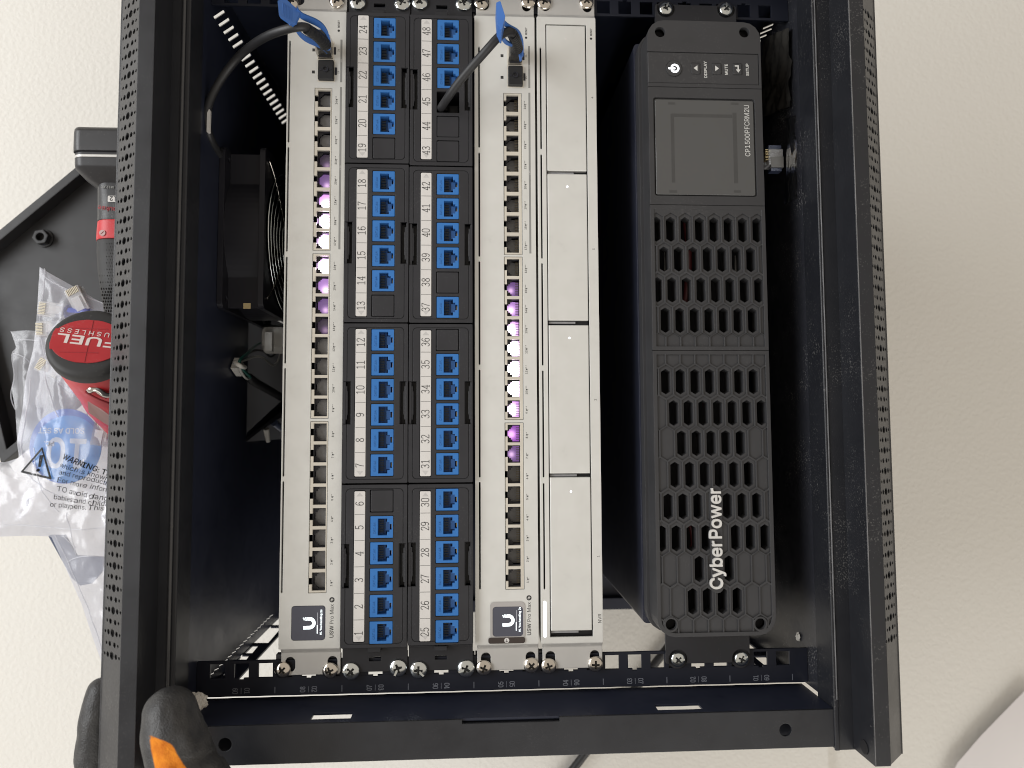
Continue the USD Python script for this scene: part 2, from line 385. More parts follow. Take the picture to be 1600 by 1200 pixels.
# ================================================================== rack cabinet
Y0 = -1.74                                               # middle of the rack
XLc = xy(200, 650, 60)[0]; XLf = xy(224, 650, 60)[0]; XL = xy(280, 650, 36)[0]; XLo = XLc - 17.6
XRc = xy(1371, 650, 60)[0]; XRf = xy(1349, 650, 60)[0]; XR = xy(1291, 650, 36)[0]; XRo = XRc + 16.2
YBf = xy(1365, 1197, 60)[1]; YTf = 2 * Y0 - YBf            # ends of the covers
YB = xy(800, 1122, 36)[1]; YT = 2 * Y0 - YB                # inner edge of the front bars
YBo = xy(800, 1182, 36)[1]
rack = thing('server_rack', 'black open-frame network cabinet with perforated edges holding all the gear', 'rack', (XL, Y0, 0))
def cover(sgn, Xo, Xc, Xf, Xi):
    o = (0.8) * sgn
    prof = LineString([(Xo, -24), (Xo, 46)]).buffer(.75, cap_style='flat')
    a = part(rack, 'outer_cover', ext_xz(prof, YBf, YTf), 'rack_paint')
    prof = unary_union([LineString([(Xc, 60), (Xf, 60), (Xf, 36.8)]).buffer(.75, cap_style='flat', join_style='mitre')])
    holes = [Point(x_, z_) for x_, z_ in ()]
    part(a, 'front_flange', ext_xz(prof, YBf, YTf), 'rack_dusty' if sgn > 0 else 'bar_paint')
    # perforated chamfer: rows of 5 and 4 holes
    w = math.hypot(Xo - Xc, 14.0); L = YTf - YBf
    strip = rr(0, 0, w, L, 0); hs = []
    rows = int((L - 60) / 6.55)
    for i in range(rows):
        v = 72 + i * 6.55 * (L - 144) / (L - 60) if False else 74 + i * 6.55
        if v > L - 74: break
        if i % 2 == 0: spec = [(-8.8, 1.0), (-5.0, 1.6), (0, 2.35), (5.0, 1.6), (8.8, 1.0)]
        else: spec = [(-7.0, 1.0), (-2.9, 1.6), (2.9, 1.6), (7.0, 1.0)]
        for u, r_ in spec: hs.append(Point(w / 2 + u, v).buffer(r_, quad_segs=4))
    m = ext(strip.difference(unary_union(hs)), -1.0, 0)
    ux, uz = (Xc - Xo) / w, 14.0 / w                     # along the chamfer, outer to inner
    nx, nz = (-uz, ux) if sgn < 0 else (uz, -ux)
    if nz < 0: nx, nz = -nx, -nz
    def fn(v): return np.stack([Xo + v[:, 0] * ux + v[:, 2] * nx, YBf + v[:, 1], 46.0 + v[:, 0] * uz + v[:, 2] * nz], 1)
    part(a, 'perforated_strip', remap(m, fn, flip=sgn > 0), 'rack_paint')
    return a
mk('worn_edge', (.24, .24, .25), .38, metal=.5, var=.35, vscale=60)
usdkit.material(stage, '/World/Looks/opening_shade_mix', {'d': ('diffuse_bsdf', {'color': (.30, .30, .31)}), 't': ('translucent_bsdf', {'color': (.26, .26, .265)}), 'm': ('mix_closure', {'fac': .5})}, [('d.BSDF', 'm.closure1'), ('t.BSDF', 'm.closure2')], surface='m.closure')  # translucent grey of the added plate, imitating shaded wall beyond the opening
cl = cover(-1, XLo, XLc, XLf, XL)
cr = cover(1, XRo, XRc, XRf, XR)
part(cr, 'worn_edge', tube([(XRf - .35, YBf + .3, 60.45), (XRf - .35, YTf, 60.45)], .42, 6, smooth=False), 'worn_edge')
# bolt hole at the lower end of the right cover's inner wall
hp = atX(1353, 1167, XRf)
part(cr, 'bolt_hole', remap(ext(Point(hp[1], hp[2]).buffer(4.2, quad_segs=8), 0, .4), lambda v: np.stack([XRf - 1.3 + v[:, 2], v[:, 0], v[:, 1]], 1)), 'ups_deep')
# front frame at Z 36: two side members and two bars, each with an inner flange
for Xa, Xb, s in ((XLf, XL, -1), (XRf, XR, 1)):
    prof = unary_union([LineString([(Xa, 36), (Xb, 36), (Xb, 14.5)]).buffer(.75, cap_style='flat', join_style='mitre'),
                        LineString([(Xb - s * .9, 36.6), (Xb + s * .5, 36.6)]).buffer(.9)])
    part(rack, 'side_member', ext_xz(prof, YBo - 2 if s > 0 else YBo - 2, 2 * Y0 - YBo + 2), 'rack_dusty' if s > 0 else 'bar_paint')
    if s < 0: part(rack, 'rolled_edge', tube([(Xb - 2.7, YBo, 36.7), (Xb - 2.7, 2 * Y0 - YBo, 36.7)], 1.5, 10, smooth=False), 'rack_paint', True)
for s in (-1, 1):
    yi, yo = (YB, YBo) if s < 0 else (YT, 2 * Y0 - YBo)
    a0, a1 = XLf + 1, XRf - 1
    plate = box(a0, min(yi, yo), a1, max(yi, yo))
    if s < 0:
        for hx, hy in ((352, 1163), (1227, 1140)):
            plate = plate.difference(Point(*xy(hx, hy, 36)).buffer(4.0, quad_segs=8))
        q = [xy(722, 1123.5, 36), xy(874, 1119.5, 36)]
        plate = plate.difference(box(q[0][0], yi - 2.6, q[1][0], yi + 5))
    b = part(rack, 'front_bar', ext(plate, 34.8, 36.4), 'bar_paint')
    part(b, 'back_channel', ext(box(a0 + 4, min(yi - s * -1 * 0, yo), a1 - 4, max(yi, yo)).intersection(box(a0, min(yi + s * 3, yo - s * 1.0), a1, max(yi + s * 3, yo - s * 1.0))), 27, 28.2), 'rail_paint')
    fl = box(XL + 1, -8.6, XR - 1, 34.6)                    # (X, Z) flange
    if s < 0:
        for p0, p1 in (((485, 1124), (552, 1112.5)), ((1028, 1109.5), (1091, 1099))):
            c0, c1 = atY(p0[0], p0[1], yi), atY(p1[0], p1[1], yi)
            fl = fl.difference(box(min(c0[0], c1[0]), min(c0[2], c1[2]), max(c0[0], c1[0]), max(c0[2], c1[2])))
    part(b, 'inner_flange', ext_xz(fl, yi - 1.5 if s < 0 else yi, yi if s < 0 else yi + 1.5), 'rack_inner')
part(rack, 'worn_edge', tube([(XR + .25, YBo + 30, 37.3), (XR + .25, -YBo, 37.3)], .5, 6, smooth=False), 'worn_edge')
# slotted inner panels at the rack's top and bottom, with the cable opening in the top one
YPb, YPt = YB + 2, YT - 2
poly = box(YPb, -298, YPt, 14)
def quadX(pts, X): return Polygon([(atX(a, b, X)[1], atX(a, b, X)[2]) for a, b in pts])
cuts = []
N = 19
for i in range(N):
    f = i / (N - 1); d0, d1 = 505., 677.
    # even pitch in depth
    z = 480.65 - (d0 + (d1 + 8 - d0) * f)
    px = 737 + (343.5 - 737) * 505 / (480.65 - z); py = 654 + (22.5 - 654) * 505 / (480.65 - z)
    s_ = 505 / (480.65 - z)
    ux, uy = 8.4 * s_, -5.6 * s_; tx, ty = 1.05 * s_, 1.75 * s_
    cuts.append(quadX([(px - ux - tx, py - uy - ty), (px + ux - tx, py + uy - ty), (px + ux + tx, py + uy + ty), (px - ux + tx, py - uy + ty)], XL).buffer(.5).buffer(-.2))
for i in range(17):
    f = i / 16.
    z = -26 - 150 * f; s_ = 505 / (480.65 - z)
    px = 737 + (331 - 737) * s_; py = 655 + (1054 - 655) * s_
    ux, uy = 4.6 * s_, -2.2 * s_
    cuts.append(quadX([(px - ux, py - uy - .9 * s_), (px + ux, py + uy - .9 * s_), (px + ux, py + uy + 1.0 * s_), (px - ux, py - uy + 1.0 * s_)], XL))
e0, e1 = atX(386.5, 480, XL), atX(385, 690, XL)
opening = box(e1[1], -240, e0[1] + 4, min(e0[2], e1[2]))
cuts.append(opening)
part(rack, 'added_opening_plate', ext_yz(opening.buffer(4, join_style='mitre'), XL - 12, XL - 11), 'opening_shade_mix')  # added plate, its grey stands in for the shaded wall behind
part(rack, 'top_panel', ext_yz(poly.difference(unary_union([c.buffer(0) for c in cuts])), XL - 1.2, XL), 'rack_inner')
cuts = []
for i, (px, py) in enumerate(((1202, 31), (1199, 41.5), (1195.5, 49), (1190, 57.5), (1186, 64))):
    h = (2.2, 9, 10, 7.5, 2.5)[i]
    cuts.append(quadX([(px - h, py + h * .42 - 1.2), (px + h, py - h * .42 - 1.2), (px + h, py - h * .42 + 1.4), (px - h, py + h * .42 + 1.4)], XR))
cuts.append(quadX([(1179, 1022), (1184, 1022), (1200, 1033), (1200, 1040), (1196, 1038)], XR))
part(rack, 'bottom_panel', ext_yz(poly.difference(unary_union([c.buffer(0) for c in cuts])), XR, XR + 1.2), 'scuffed')
part(rack, 'closed_side_panel', ext_xz(box(XL + .1, -298, XR - .1, 10), YPt - 1.2, YPt), 'rack_inner')
# depth strips with windows at the open side's corners
def strip_depth(x0, x1, cutq, mat):
    g = box(min(x0, x1), -297, max(x0, x1), -14)
    for q in cutq: g = g.difference(q)
    part(rack, 'depth_strip', ext_xz(g, YPb - 1.5, YPb), mat)
def quadY(pts, Y): return Polygon([tuple(atY(a, b, Y)[[0, 2]]) for a, b in pts])
cut = [quadY(q, YPb) for q in ([(372, 1030.5), (378, 1023), (390.5, 1023), (385, 1030.5)], [(382, 1020.5), (395, 1007.5), (405, 1007.5), (394, 1020.5)],
       [(396.5, 1004.5), (418, 979), (441, 979), (419, 1004.5)], [(422, 976.5), (434, 964), (452, 964), (443, 976.5)], [(349, 1055), (352, 1049.5), (361, 1049.5), (358, 1055)])]
xe = atY(400.5, 1030, YPb)[0]
strip_depth(XL, xe, cut, 'rack_inner')
cut = []
for k in range(7):
    z1 = -40 - k * 34; cut.append(box(XR - 14, z1 - 22, XR - 4, z1))
strip_depth(XR, XR - 20, cut, 'rack_inner')
# rear frame: plate added to block wall bounce behind, posts at the open side
yr = atY(980, 948, 0); Yr = at(980, 948, -296)[1]
part(rack, 'added_rear_plate', ext(box(XL + .2, Yr, XR - .2, YPt - 1.4), -299, -297.5), 'rack_inner')
part(rack, 'rear_bar', ext(box(XL + .4, Yr - .1, XR - .4, Yr + 12), -297.4, -286), 'rack_inner')
# mounting rails with square holes and printed unit marks
yb0 = (xy(360, 1033.5, 0)[1] + xy(1180, 1014, 0)[1]) / 2
yb1 = (xy(430, 1087, 0)[1] + xy(1141, 1068.5, 0)[1]) / 2
hy = (xy(402, 1047, 0)[1] + xy(972, 1035, 0)[1]) / 2
for s in (-1, 1):
    ya, yb_, hc = (yb0, yb1, hy) if s < 0 else (2 * Y0 - yb0, 2 * Y0 - yb1, 2 * Y0 - hy)
    pl = box(XL + .3, min(ya, yb_), XR - .3, max(ya, yb_))
    for k in range(-3, 6):
        for o in (6.35, 22.225, 38.1):
            hx = 44.45 * k + o + (0 if k < 6 else 0)
            if hx < XL + 8 or hx > XR - 6: continue
            sq = box(hx - 4.8, hc - 4.8, hx + 4.8, hc + 4.8)
            if o == 22.225: sq = sq.union(box(hx - 1.6, hc - s * -1 * 0 - 6.0, hx + 1.6, hc)) if s < 0 else sq.union(box(hx - 1.6, hc, hx + 1.6, hc + 6))
            pl = pl.difference(sq)
    pl = pl.union(MultiPolygon([]))
    rail = part(rack, 'mounting_rail', ext(pl, -1.8, 0), 'rail_paint')
    part(rail, 'rail_lip', ext_xz(box(XL + .4, -16, XR - .4, -1.9), ya - .8, ya) if s > 0 else ext_xz(box(XL + .4, -16, XR - .4, -1.9), ya, ya + .8), 'rail_paint') if False else None
    if s < 0:
        marks = []
        yt = (xy(430, 1077.5, 0)[1] + xy(942.8, 1066, 0)[1]) / 2
        for k in range(-2, 7):
            x = 44.45 * k
            if XL + 4 < x < XR - 4: marks.append(bx(x - .22, yt - 2.1, 0, x + .22, yt + 2.1, .06))
        for k in range(-3, 6):
            x = 44.45 * k + 22.225; n1, n2 = 6 - k, 4 + k
            if n1 > 9 or n1 < 1: continue
            marks.append(bx(x - .15, yt - 2.0, 0, x + .15, yt + 2.0, .06))
            marks.append(remap(numeral(f'{n1:02d}', 3.3, x - 3.9, yt, 0, w=.13), lambda v: v))
            m = numeral(f'{n2:02d}', 3.3, x + 3.9, yt, 0, w=.13); m.vertices = rotv(m.vertices, math.pi, (x + 3.9, yt, 0)); marks.append(m)
        part(rail, 'unit_marks', marks, 'rail_print')
    else:
        pass

# ================================================================== switches
RJ = [(-4.9, -6.0), (4.4, -6.0), (4.4, 6.0), (-4.9, 6.0)]
def plate_part(parent, poly, z, mat, cx, cy, rad):
    """the light pipe of a lit port: a finely divided plate whose glow attribute falls off from its middle"""
    b = poly.bounds; pts = [(x, y) for x in np.linspace(b[0], b[2], 9) for y in np.linspace(b[1], b[3], 11) if poly.contains(Point(x, y))]
    pts += list(poly.exterior.coords)[:-1]; pts += [poly.exterior.interpolate(t, normalized=True).coords[0] for t in np.linspace(0, 1, 24)]
    pts = np.unique(np.round(np.array(pts), 3), axis=0)
    t = Delaunay(pts).simplices; c = pts[t].mean(1); t = t[[poly.contains(Point(*q)) for q in c]]
    a = pts[t]; area = (a[:, 1, 0] - a[:, 0, 0]) * (a[:, 2, 1] - a[:, 0, 1]) - (a[:, 1, 1] - a[:, 0, 1]) * (a[:, 2, 0] - a[:, 0, 0])
    t[area < 0] = t[area < 0][:, ::-1]
    p = part(parent, 'light_pipe', trimesh.Trimesh(np.c_[pts, np.full(len(pts), z)], t, process=False), mat)
    g = np.exp(-((pts[:, 0] - cx) ** 2 + (pts[:, 1] - cy) ** 2) / rad ** 2)
    UsdGeom.PrimvarsAPI(stage.GetPrimAtPath(p)).CreatePrimvar('glow', Sdf.ValueTypeNames.FloatArray, 'vertex').Set(Vt.FloatArray.FromNumpy(g.astype(np.float32)))

def switch(label, dx, dev, px):
    """px: photo coordinates of the features that differ between the two"""
    ZF = 5.0
    t = thing('network_switch', label, 'network switch', ((px['x0'] + px['x1']) / 2 * 0 + at(px['mid'], 600, ZF)[0], Y0, 0), group=None)
    XA, XB = px['XA'], px['XB']
    yb, yt = px['yb'], px['yt']
    # ports' windows
    cutp = []; ports = []
    fx0, fx1 = px['fx']                                   # port frame, rack mm
    for blk, (ya, yz, first) in enumerate(px['blocks']):
        y_hi, y_lo = xy(px['pc'], ya, ZF)[1], xy(px['pc'], yz, ZF)[1]
        pitch = (y_hi - y_lo) / 7
        cutp.append(box(fx0, y_lo - 7.6, fx1, y_hi + 7.6))
        for k in range(8): ports.append((first - k, y_hi - pitch * k, blk))
    slots = []
    for (a, b) in px['vents']:
        p0, p1 = xy(px['vx'], a, ZF), xy(px['vx'] - (b - a) * .0095, b, ZF)
        slots.append(line([(px['vX'], p0[1] - .6), (px['vX'], p1[1] + .6)], 1.15, False))
    face = rr(XA, yb, XB, yt, .8)
    sx0, sy0, sx1, sy1 = px['screen']
    scr = rr(sx0, sy0, sx1, sy1, 2.0)
    sfp = [rpx(*q, ZF) for q in px['sfp']]
    sfpc = [box(q[0], q[1], q[2], q[3]) for q in sfp]
    g = face.difference(unary_union(cutp + slots + [scr] + sfpc))
    fp = part(t, 'front_panel', ext(g, ZF - 1.4, ZF), 'silver')
    part(t, 'chassis', bx(XA + .4, yb + .6, -260, XB - .4, yt - .6, -14), 'slot_dark')
    part(fp, 'side_fold', [bx(XA, yb + .1, -20, XA + .9, yt - .1, ZF - 1.5), bx(XB - .9, yb + .1, -20, XB, yt - .1, ZF - 1.5)], 'silver')
    for s in (-1, 1):
        ye = yb if s < 0 else yt
        w = 17.8
        y_0, y_1 = (ye - w, ye - .25) if s < 0 else (ye + .25, ye + w)
        ear = rr(XA + 1.2, y_0, XB - .2, y_1, 2.0).union(box(XA + 1.2, min(ye, (y_0 + y_1) / 2), XB - .2, max(ye, (y_0 + y_1) / 2)).intersection(box(XA, y_0 + 2, XB, y_1)))
        sl = unary_union([LineString([(x, ye + s * 9.2), (x, ye + s * 12.6)]).buffer(3.3, quad_segs=6) for x in (XA + 7.2, XB - 5.4)])
        e = part(t, 'mounting_ear', ext(ear.difference(sl), .25, 2.2), 'ear_steel')
        part(e, 'fold', loft([np.array([[XA + 1.2, ye + s * q, z_], [XB - .2, ye + s * q, z_], [XB - .2, ye + s * (q - .01), z_ - .8], [XA + 1.2, ye + s * (q - .01), z_ - .8]])
                              for q, z_ in ((0, 4.4), (.9, 4.0), (1.8, 3.1), (2.6, 2.4), (3.2, 2.25))]), 'ear_steel')
    for i, (a, b) in enumerate(px['screws']): screw(t, a, b, 2.3, 'nickel', i + dev)
    # port frames and ports
    fr = None
    for blk in range(3):
        rows = [p for p in ports if p[2] == blk]; yh = rows[0][1]; yl = rows[-1][1]
        gfr = box(fx0 + .35, yl - 7.3, fx1 - .35, yh + 7.3)
        for _, y, _b in rows: gfr = gfr.difference(box(fx0 + px['pin'][0], y - 6.05, fx0 + px['pin'][1], y + 6.05).union(box(fx0 + .3, y - 2.0, fx0 + px['pin'][0] + .1, y + 2.4)))
        fr = part(t, 'port_frame', ext(gfr, ZF - 2.2, ZF - .25), 'shield')
    for num, y, blk in ports:
        lev = px['lit'].get(num, 0)
        x0, x1 = fx0 + px['pin'][0], fx0 + px['pin'][1]
        w = .5; zb = -11.0
        walls = [bx(x0 - w, y - 6.1 - w, zb, x0, y + 6.1 + w, ZF - 2.3), bx(x1, y - 6.1 - w, zb, x1 + w, y + 6.1 + w, ZF - 2.3), bx(x0, y + 6.1, zb, x1, y + 6.1 + w, ZF - 2.3), bx(x0, y - 6.1 - w, zb, x1, y - 6.1, ZF - 2.3),
                 bx(x0 - w, y - 6.6, zb - .6, x1 + w, y + 6.6, zb)]
        steps = Polygon([(x0 + .1, y - 1.9), (x0 + 1.1, y - 1.9), (x0 + 1.1, y - 3.0), (x0 + 2.4, y - 3.0), (x0 + 2.4, y - 4.2), (x0 + 3.4, y - 4.2), (x0 + 3.4, y - 5.4), (x1 - .1, y - 5.4), (x1 - .1, y + 5.4),
                         (x0 + 3.4, y + 5.4), (x0 + 3.4, y + 4.2), (x0 + 2.4, y + 4.2), (x0 + 2.4, y + 3.0), (x0 + 1.1, y + 3.0), (x0 + 1.1, y + 1.9), (x0 + .1, y + 1.9)])
        mask = box(x0, y - 6.1, x1, y + 6.1).difference(steps)
        pz = part(t, 'ethernet_port', walls + [ext(mask, ZF - 4.6, ZF - 3.6)], 'port_black')
        pipe = Polygon([(x0 + .3, y - 3.0), (x0 + 3.2, y - 5.6), (x1 - .2, y - 5.6), (x1 - .2, y + 5.4), (x0 + 3.2, y + 5.6), (x0 + .3, y + 3.0)])
        zp = px['pz']
        if lev: plate_part(pz, pipe, zp, f'glow_{lev}', x0 + px['hot'][0], y + px['hot'][1], (2.2 if lev < 3 else 2.9 if lev in (3, 6) else 4.2))
        else: part(pz, 'light_pipe', ext(pipe, zp - .3, zp), 'port_grey')
        pins = [bx(x1 - px['pinlen'], y - 4.2 + 1.2 * k - .2, ZF - 5.6, x1 - .05, y - 4.2 + 1.2 * k + .2, ZF - 5.0) for k in range(8)]
        part(pz, 'contacts', pins, 'pin_brown' if px['pinlen'] > 2 else 'pin_dark')
    # prints
    ink = []
    for num, y, blk in ports:
        s = str(num)
        ink.append(text(s, 1.35, px['tx'], y - 4.2 if len(s) > 1 else y - 3.4, ZF, depth=.05, bold=True))
        yy = y - 4.2 + 2.6
        bolt = affinity.translate(Polygon([(.15, 0), (-.95, .55), (-.35, .75), (-1.2, 1.5), (.1, .95), (-.5, .75)]), px['tx'], yy)
        ink.append(ext(bolt, ZF, ZF + .05)); ink.append(ext(line([(px['tx'] - 1.3, yy + .1), (px['tx'] + .5, yy + 1.0)], .18), ZF, ZF + .05))
        for q in range(2 if blk < 2 else 1):
            c = (px['tx'] - 1.0, yy + 2.1 + q * 1.1); ink.append(ext(box(c[0] - .32, c[1] - .1, c[0] + .32, c[1] + .1).union(box(c[0] - .1, c[1] - .32, c[0] + .1, c[1] + .32)), ZF, ZF + .05))
    r = px['reset']; c = xy(*r, ZF)
    ink.append(ext(Point(*c).buffer(.85, quad_segs=6), ZF, ZF + .05)); ink.append(text('RESET', 1.35, c[0] + .7, c[1] + 1.9, ZF, depth=.05, bold=True))
    for q, n_ in zip(px['sq'], ('26', '25')):
        c = xy(*q, ZF); ink.append(bx(c[0] - 1.0, c[1] - 1.05, ZF, c[0] + 1.0, c[1] + 1.05, ZF + .05))
        ink.append(text(n_, 1.2, px['tx'] + 1.0, c[1] - .9, ZF, depth=.05))
    part(fp, 'print', ink, 'ink')
    c = px['name']
    nm = [text('USW', 2.5, c[0], c[1], ZF, depth=.05, bold=True)]; e = nm[0].bounds[1][1]
    nm.append(text('Pro Max', 2.5, c[0], e + .9, ZF, depth=.05)); e = nm[-1].bounds[1][1]
    cc = (c[0] - 1.2, e + 3.0)
    star = Polygon([(cc[0] + 1.3, cc[1] + .5), (cc[0] + .35, cc[1] + .3), (cc[0] + .1, cc[1] + 1.3), (cc[0] - .4, cc[1] + .3), (cc[0] - 1.3, cc[1] - .4), (cc[0] - .3, cc[1] - .3), (cc[0] - .1, cc[1] - 1.3), (cc[0] + .4, cc[1] - .2)])
    nm.append(ext(Point(*cc).buffer(1.75, quad_segs=8).difference(star), ZF, ZF + .05))
    part(fp, 'model_name', nm, 'ink')
    gl = []
    for (a, b) in px['greys']:
        p0, p1 = xy(px['gx'], a, ZF), xy(px['gx'] - (b - a) * .009, b, ZF); gl.append(bx(px['gX'] - .7, p1[1], ZF, px['gX'] + .7, p0[1], ZF + .04))
    part(fp, 'speed_bar', gl, 'ink_grey')
    for i, (s, (a, b)) in enumerate(zip(('10G', '2.5G'), px['greys'])):
        ym = xy(px['gx'], (a + b) / 2, ZF)[1]; part(fp, 'speed_text', text(s, .95, px['gX'] + .45, ym - 1.2, ZF + .045, depth=.03), 'label_paper')
    # touch screen
    sc = part(t, 'touch_screen', pad(sx0 + .15, sy0 + .15, sx1 - .15, sy1 - .15, ZF - 2.5, ZF + .25, 2.0, .3), 'screen_glass', smooth=30)
    mx, my = (sx0 + sx1) / 2, (sy0 + sy1) / 2; S = (sx1 - sx0) / 23.0; zs = ZF + .27
    bowl = LineString([(mx - 3.4 * S, my - 3.0 * S)] + [(mx + .9 * S + 2.95 * S * math.cos(a), my + 2.95 * S * math.sin(a)) for a in np.radians(np.linspace(-90, 90, 13))] + [(mx - .6 * S, my + 2.95 * S)]).buffer(1.15 * S, cap_style='flat')
    lg = [ext(bowl, zs, zs + .05)]
    for (a, b, w_) in ((-1.7, 3.5, .55), (-1.3, 2.2, .5), (-2.6, 2.6, .5), (-3.2, 3.4, .38)):
        lg.append(bx(mx + (a - w_) * S, my + (b - w_) * S, zs, mx + (a + w_) * S, my + (b + w_) * S, zs + .05))
    part(sc, 'screen_logo', lg, 'screen_white')
    st = [text('Hi. You handling 2s', 1.35 * S, mx + 9.3 * S, my - 8.0 * S, zs, depth=.05, bold=True), bx(mx + 5.9 * S, my - 7.0 * S, zs, mx + 6.6 * S, my - 1.4 * S, zs + .05)]
    part(sc, 'screen_text', st, 'screen_white')
    part(sc, 'screen_line', bx(mx + 6.1 * S, my - 1.4 * S, zs, mx + 6.35 * S, my + 7 * S, zs + .05), 'screen_line')
    # transceiver cages
    for q in sfp:
        part(t, 'transceiver_cage', ext(box(q[0] - .5, q[1] - .5, q[2] + .5, q[3] + .5).difference(box(q[0] + .25, q[1] + .25, q[2] - .25, q[3] - .25)), -12, ZF + .2), 'shield')
        ym = (q[1] + q[3]) / 2; part(t, 'latch', bx(q[2] + .3, ym - 2.6, ZF - 1, q[2] + 1.8, ym + 2.6, ZF + .5), 'port_black')
    return t, sfp

def edgeX(pts, Z): return float(np.mean([xy(a, b, Z)[0] for a, b in pts]))
Z5 = 5.0
Yb1, Yt1 = float(np.mean([xy(482, 1012, Z5)[1], xy(790, 1009, Z5)[1]])), float(np.mean([xy(500, 17, Z5)[1], xy(785, 26, Z5)[1]]))
def fX(a, b): return edgeX([a, b], Z5)
sw1 = dict(x0=0, x1=0, mid=490, XA=fX((452, 100), (432, 1000)), XB=fX((541.3, 17), (531.3, 1010)), yb=Yb1, yt=Yt1,
    fx=(fX((491.5, 140), (482.2, 900)), fX((520, 140), (509.5, 900))), pc=500, blocks=[(153.6, 374.6, 24), (413, 636.5, 16), (675.5, 908.7, 8)],
    vents=[(63, 222.5), (229.5, 393), (401, 568), (575, 744.5), (752, 926.5)], vx=453.5, vX=fX((453.5, 100), (440, 860)),
    screen=rpx(455, 946.5, 508.3, 1000.8, Z5), sfp=[(497, 66, 521, 93), (497.5, 95.5, 522.5, 127)],
    pin=(2.2, 11.0), hot=(5.6, -2.6), pz=-2.2, pinlen=1.2, lit={21: 1, 20: 2, 19: 4, 18: 5, 17: 5, 16: 5, 15: 3, 14: 2, 13: 1},
    tx=fX((527, 150), (519.5, 900)), reset=(529.3, 48), sq=[(490.3, 78), (489.7, 112.5)], name=(fX((521, 980), (521, 980)), xy(518, 997, Z5)[1]),
    gx=533.2, gX=fX((533, 100), (530.6, 370)), greys=[(62, 128.5), (136, 389.5)],
    screws=[(442, 1046), (516, 1047), (455, 5), (526, 3)])
switch('silver network switch nearest the rack top, its lit ports midway along the row', 0, 0, sw1)
def rr2(*q): return rpx(*q, Z5)
sw2 = dict(x0=0, x1=0, mid=795, XA=fX((740.8, 17), (743, 1007)), XB=fX((835.8, 20), (841, 1007)), yb=Yb1, yt=Yt1,
    fx=(fX((786.5, 147), (789.8, 918)), fX((815, 147), (819.8, 918))), pc=802, blocks=[(161.5, 381.5, 24), (417.7, 639, 16), (677.5, 903.5, 8)],
    vents=[(72.5, 230.5), (238, 401), (408, 570), (577.5, 746), (753, 921)], vx=748, vX=fX((748, 100), (750.3, 860)),
    screen=rpx(767, 942.5, 818.5, 996, Z5), sfp=[(793.5, 74, 815.5, 102), (793.5, 104.5, 817, 136)],
    pin=(2.0, 10.6), hot=(3.0, -.6), pz=-4.5, pinlen=2.6, lit={15: 2, 14: 3, 13: 4, 12: 5, 11: 5, 10: 5, 9: 4, 8: 6, 7: 2},
    tx=fX((821.5, 160), (826, 900)), reset=(822, 59), sq=[(784.4, 87), (784.5, 121)], name=(fX((829.5, 970), (829.5, 970)), xy(828.5, 993, Z5)[1]),
    gx=826.8, gX=fX((826.8, 100), (828.5, 390)), greys=[(72, 137.5), (145, 396)],
    screws=[(756, 1043), (830, 1039), (751.5, 5), (825, 3)])
t2, _ = switch('silver network switch next to the drive recorder, pink-lit ports and film on its screen', 0, 3, sw2)
# screen protection film with its pull tab
q = rpx(766, 940.5, 820, 997.5, Z5); qt = rpx(763, 996, 820.5, 1005.5, Z5 + .8)
fm = thing('screen_film', 'clear protective film with brown arrow tab on the second switch screen', 'film', ((q[0] + q[2]) / 2, (q[1] + q[3]) / 2, 5.3))
ring_ = rr(q[0], q[1], q[2], q[3], 2.4).difference(rr(q[0] + 1.6, q[1] + 1.4, q[2] - 1.2, q[3] - 3.0, 2.2))
part(fm, 'film_border', ext(ring_, 5.35, 5.5), 'film')
tb = part(fm, 'pull_tab', ext(rr(qt[0], qt[1], qt[2], qt[3], 1.5), 5.55, 5.75), 'tab_brown')
c = ((qt[0] + qt[2]) / 2, (qt[1] + qt[3]) / 2)
ar = Point(*c).buffer(1.7, quad_segs=8).difference(unary_union([line([(c[0], c[1] + 1.1), (c[0], c[1] - 1.1)], .35), line([(c[0] - .8, c[1] - .3), (c[0], c[1] - 1.1), (c[0] + .8, c[1] - .3)], .35)]))
part(tb, 'arrow_mark', ext(ar, 5.76, 5.8), 'label_paper')

# ================================================================== patch panels
ZP = 9.0
# module spans and first/last jack rows in the photo (panel 1, panel 2)
PP = [dict(XA=-44.45 + .3, XB=-.25, lab=(559.5, 576.5), labb=(552.0, 569.0), jk=(583.5, 619), jkb=(576.5, 613.8), first=24, blank={19, 13, 6}, empty=set(),
           mods=[(20, 255.5), (256.5, 504), (505, 755), (756.5, 1012)], rows=[(43, 231), (283, 477.5), (531, 727), (783, 989)],
           strips=[(24, 246), (264.5, 494), (514, 744.5), (767.5, 1003)], screws=[(548.5, 1048), (622, 1043), (559, 4.5), (628.5, 5.5)],
           clips=[(542.5, 110), (542.5, 372), (542.5, 630), (538, 888)], side=-1, nm='upper'),
      dict(XA=.25, XB=44.45 - .5, lab=(658.5, 675), labb=(655.5, 672.5), jk=(682.5, 718.3), jkb=(679.5, 717.0), first=48, blank={44, 43, 38, 36}, empty={45},
           mods=[(21, 258), (259, 504.5), (505.5, 755), (756.5, 1010)], rows=[(46, 235.5), (287.5, 480), (531, 725), (781, 987)],
           strips=[(30, 248.5), (270, 494), (516, 744), (767.5, 1002)], screws=[(654, 1046), (728, 1044), (656, 4.5), (724, 6)],
           clips=[], side=1, nm='lower')]
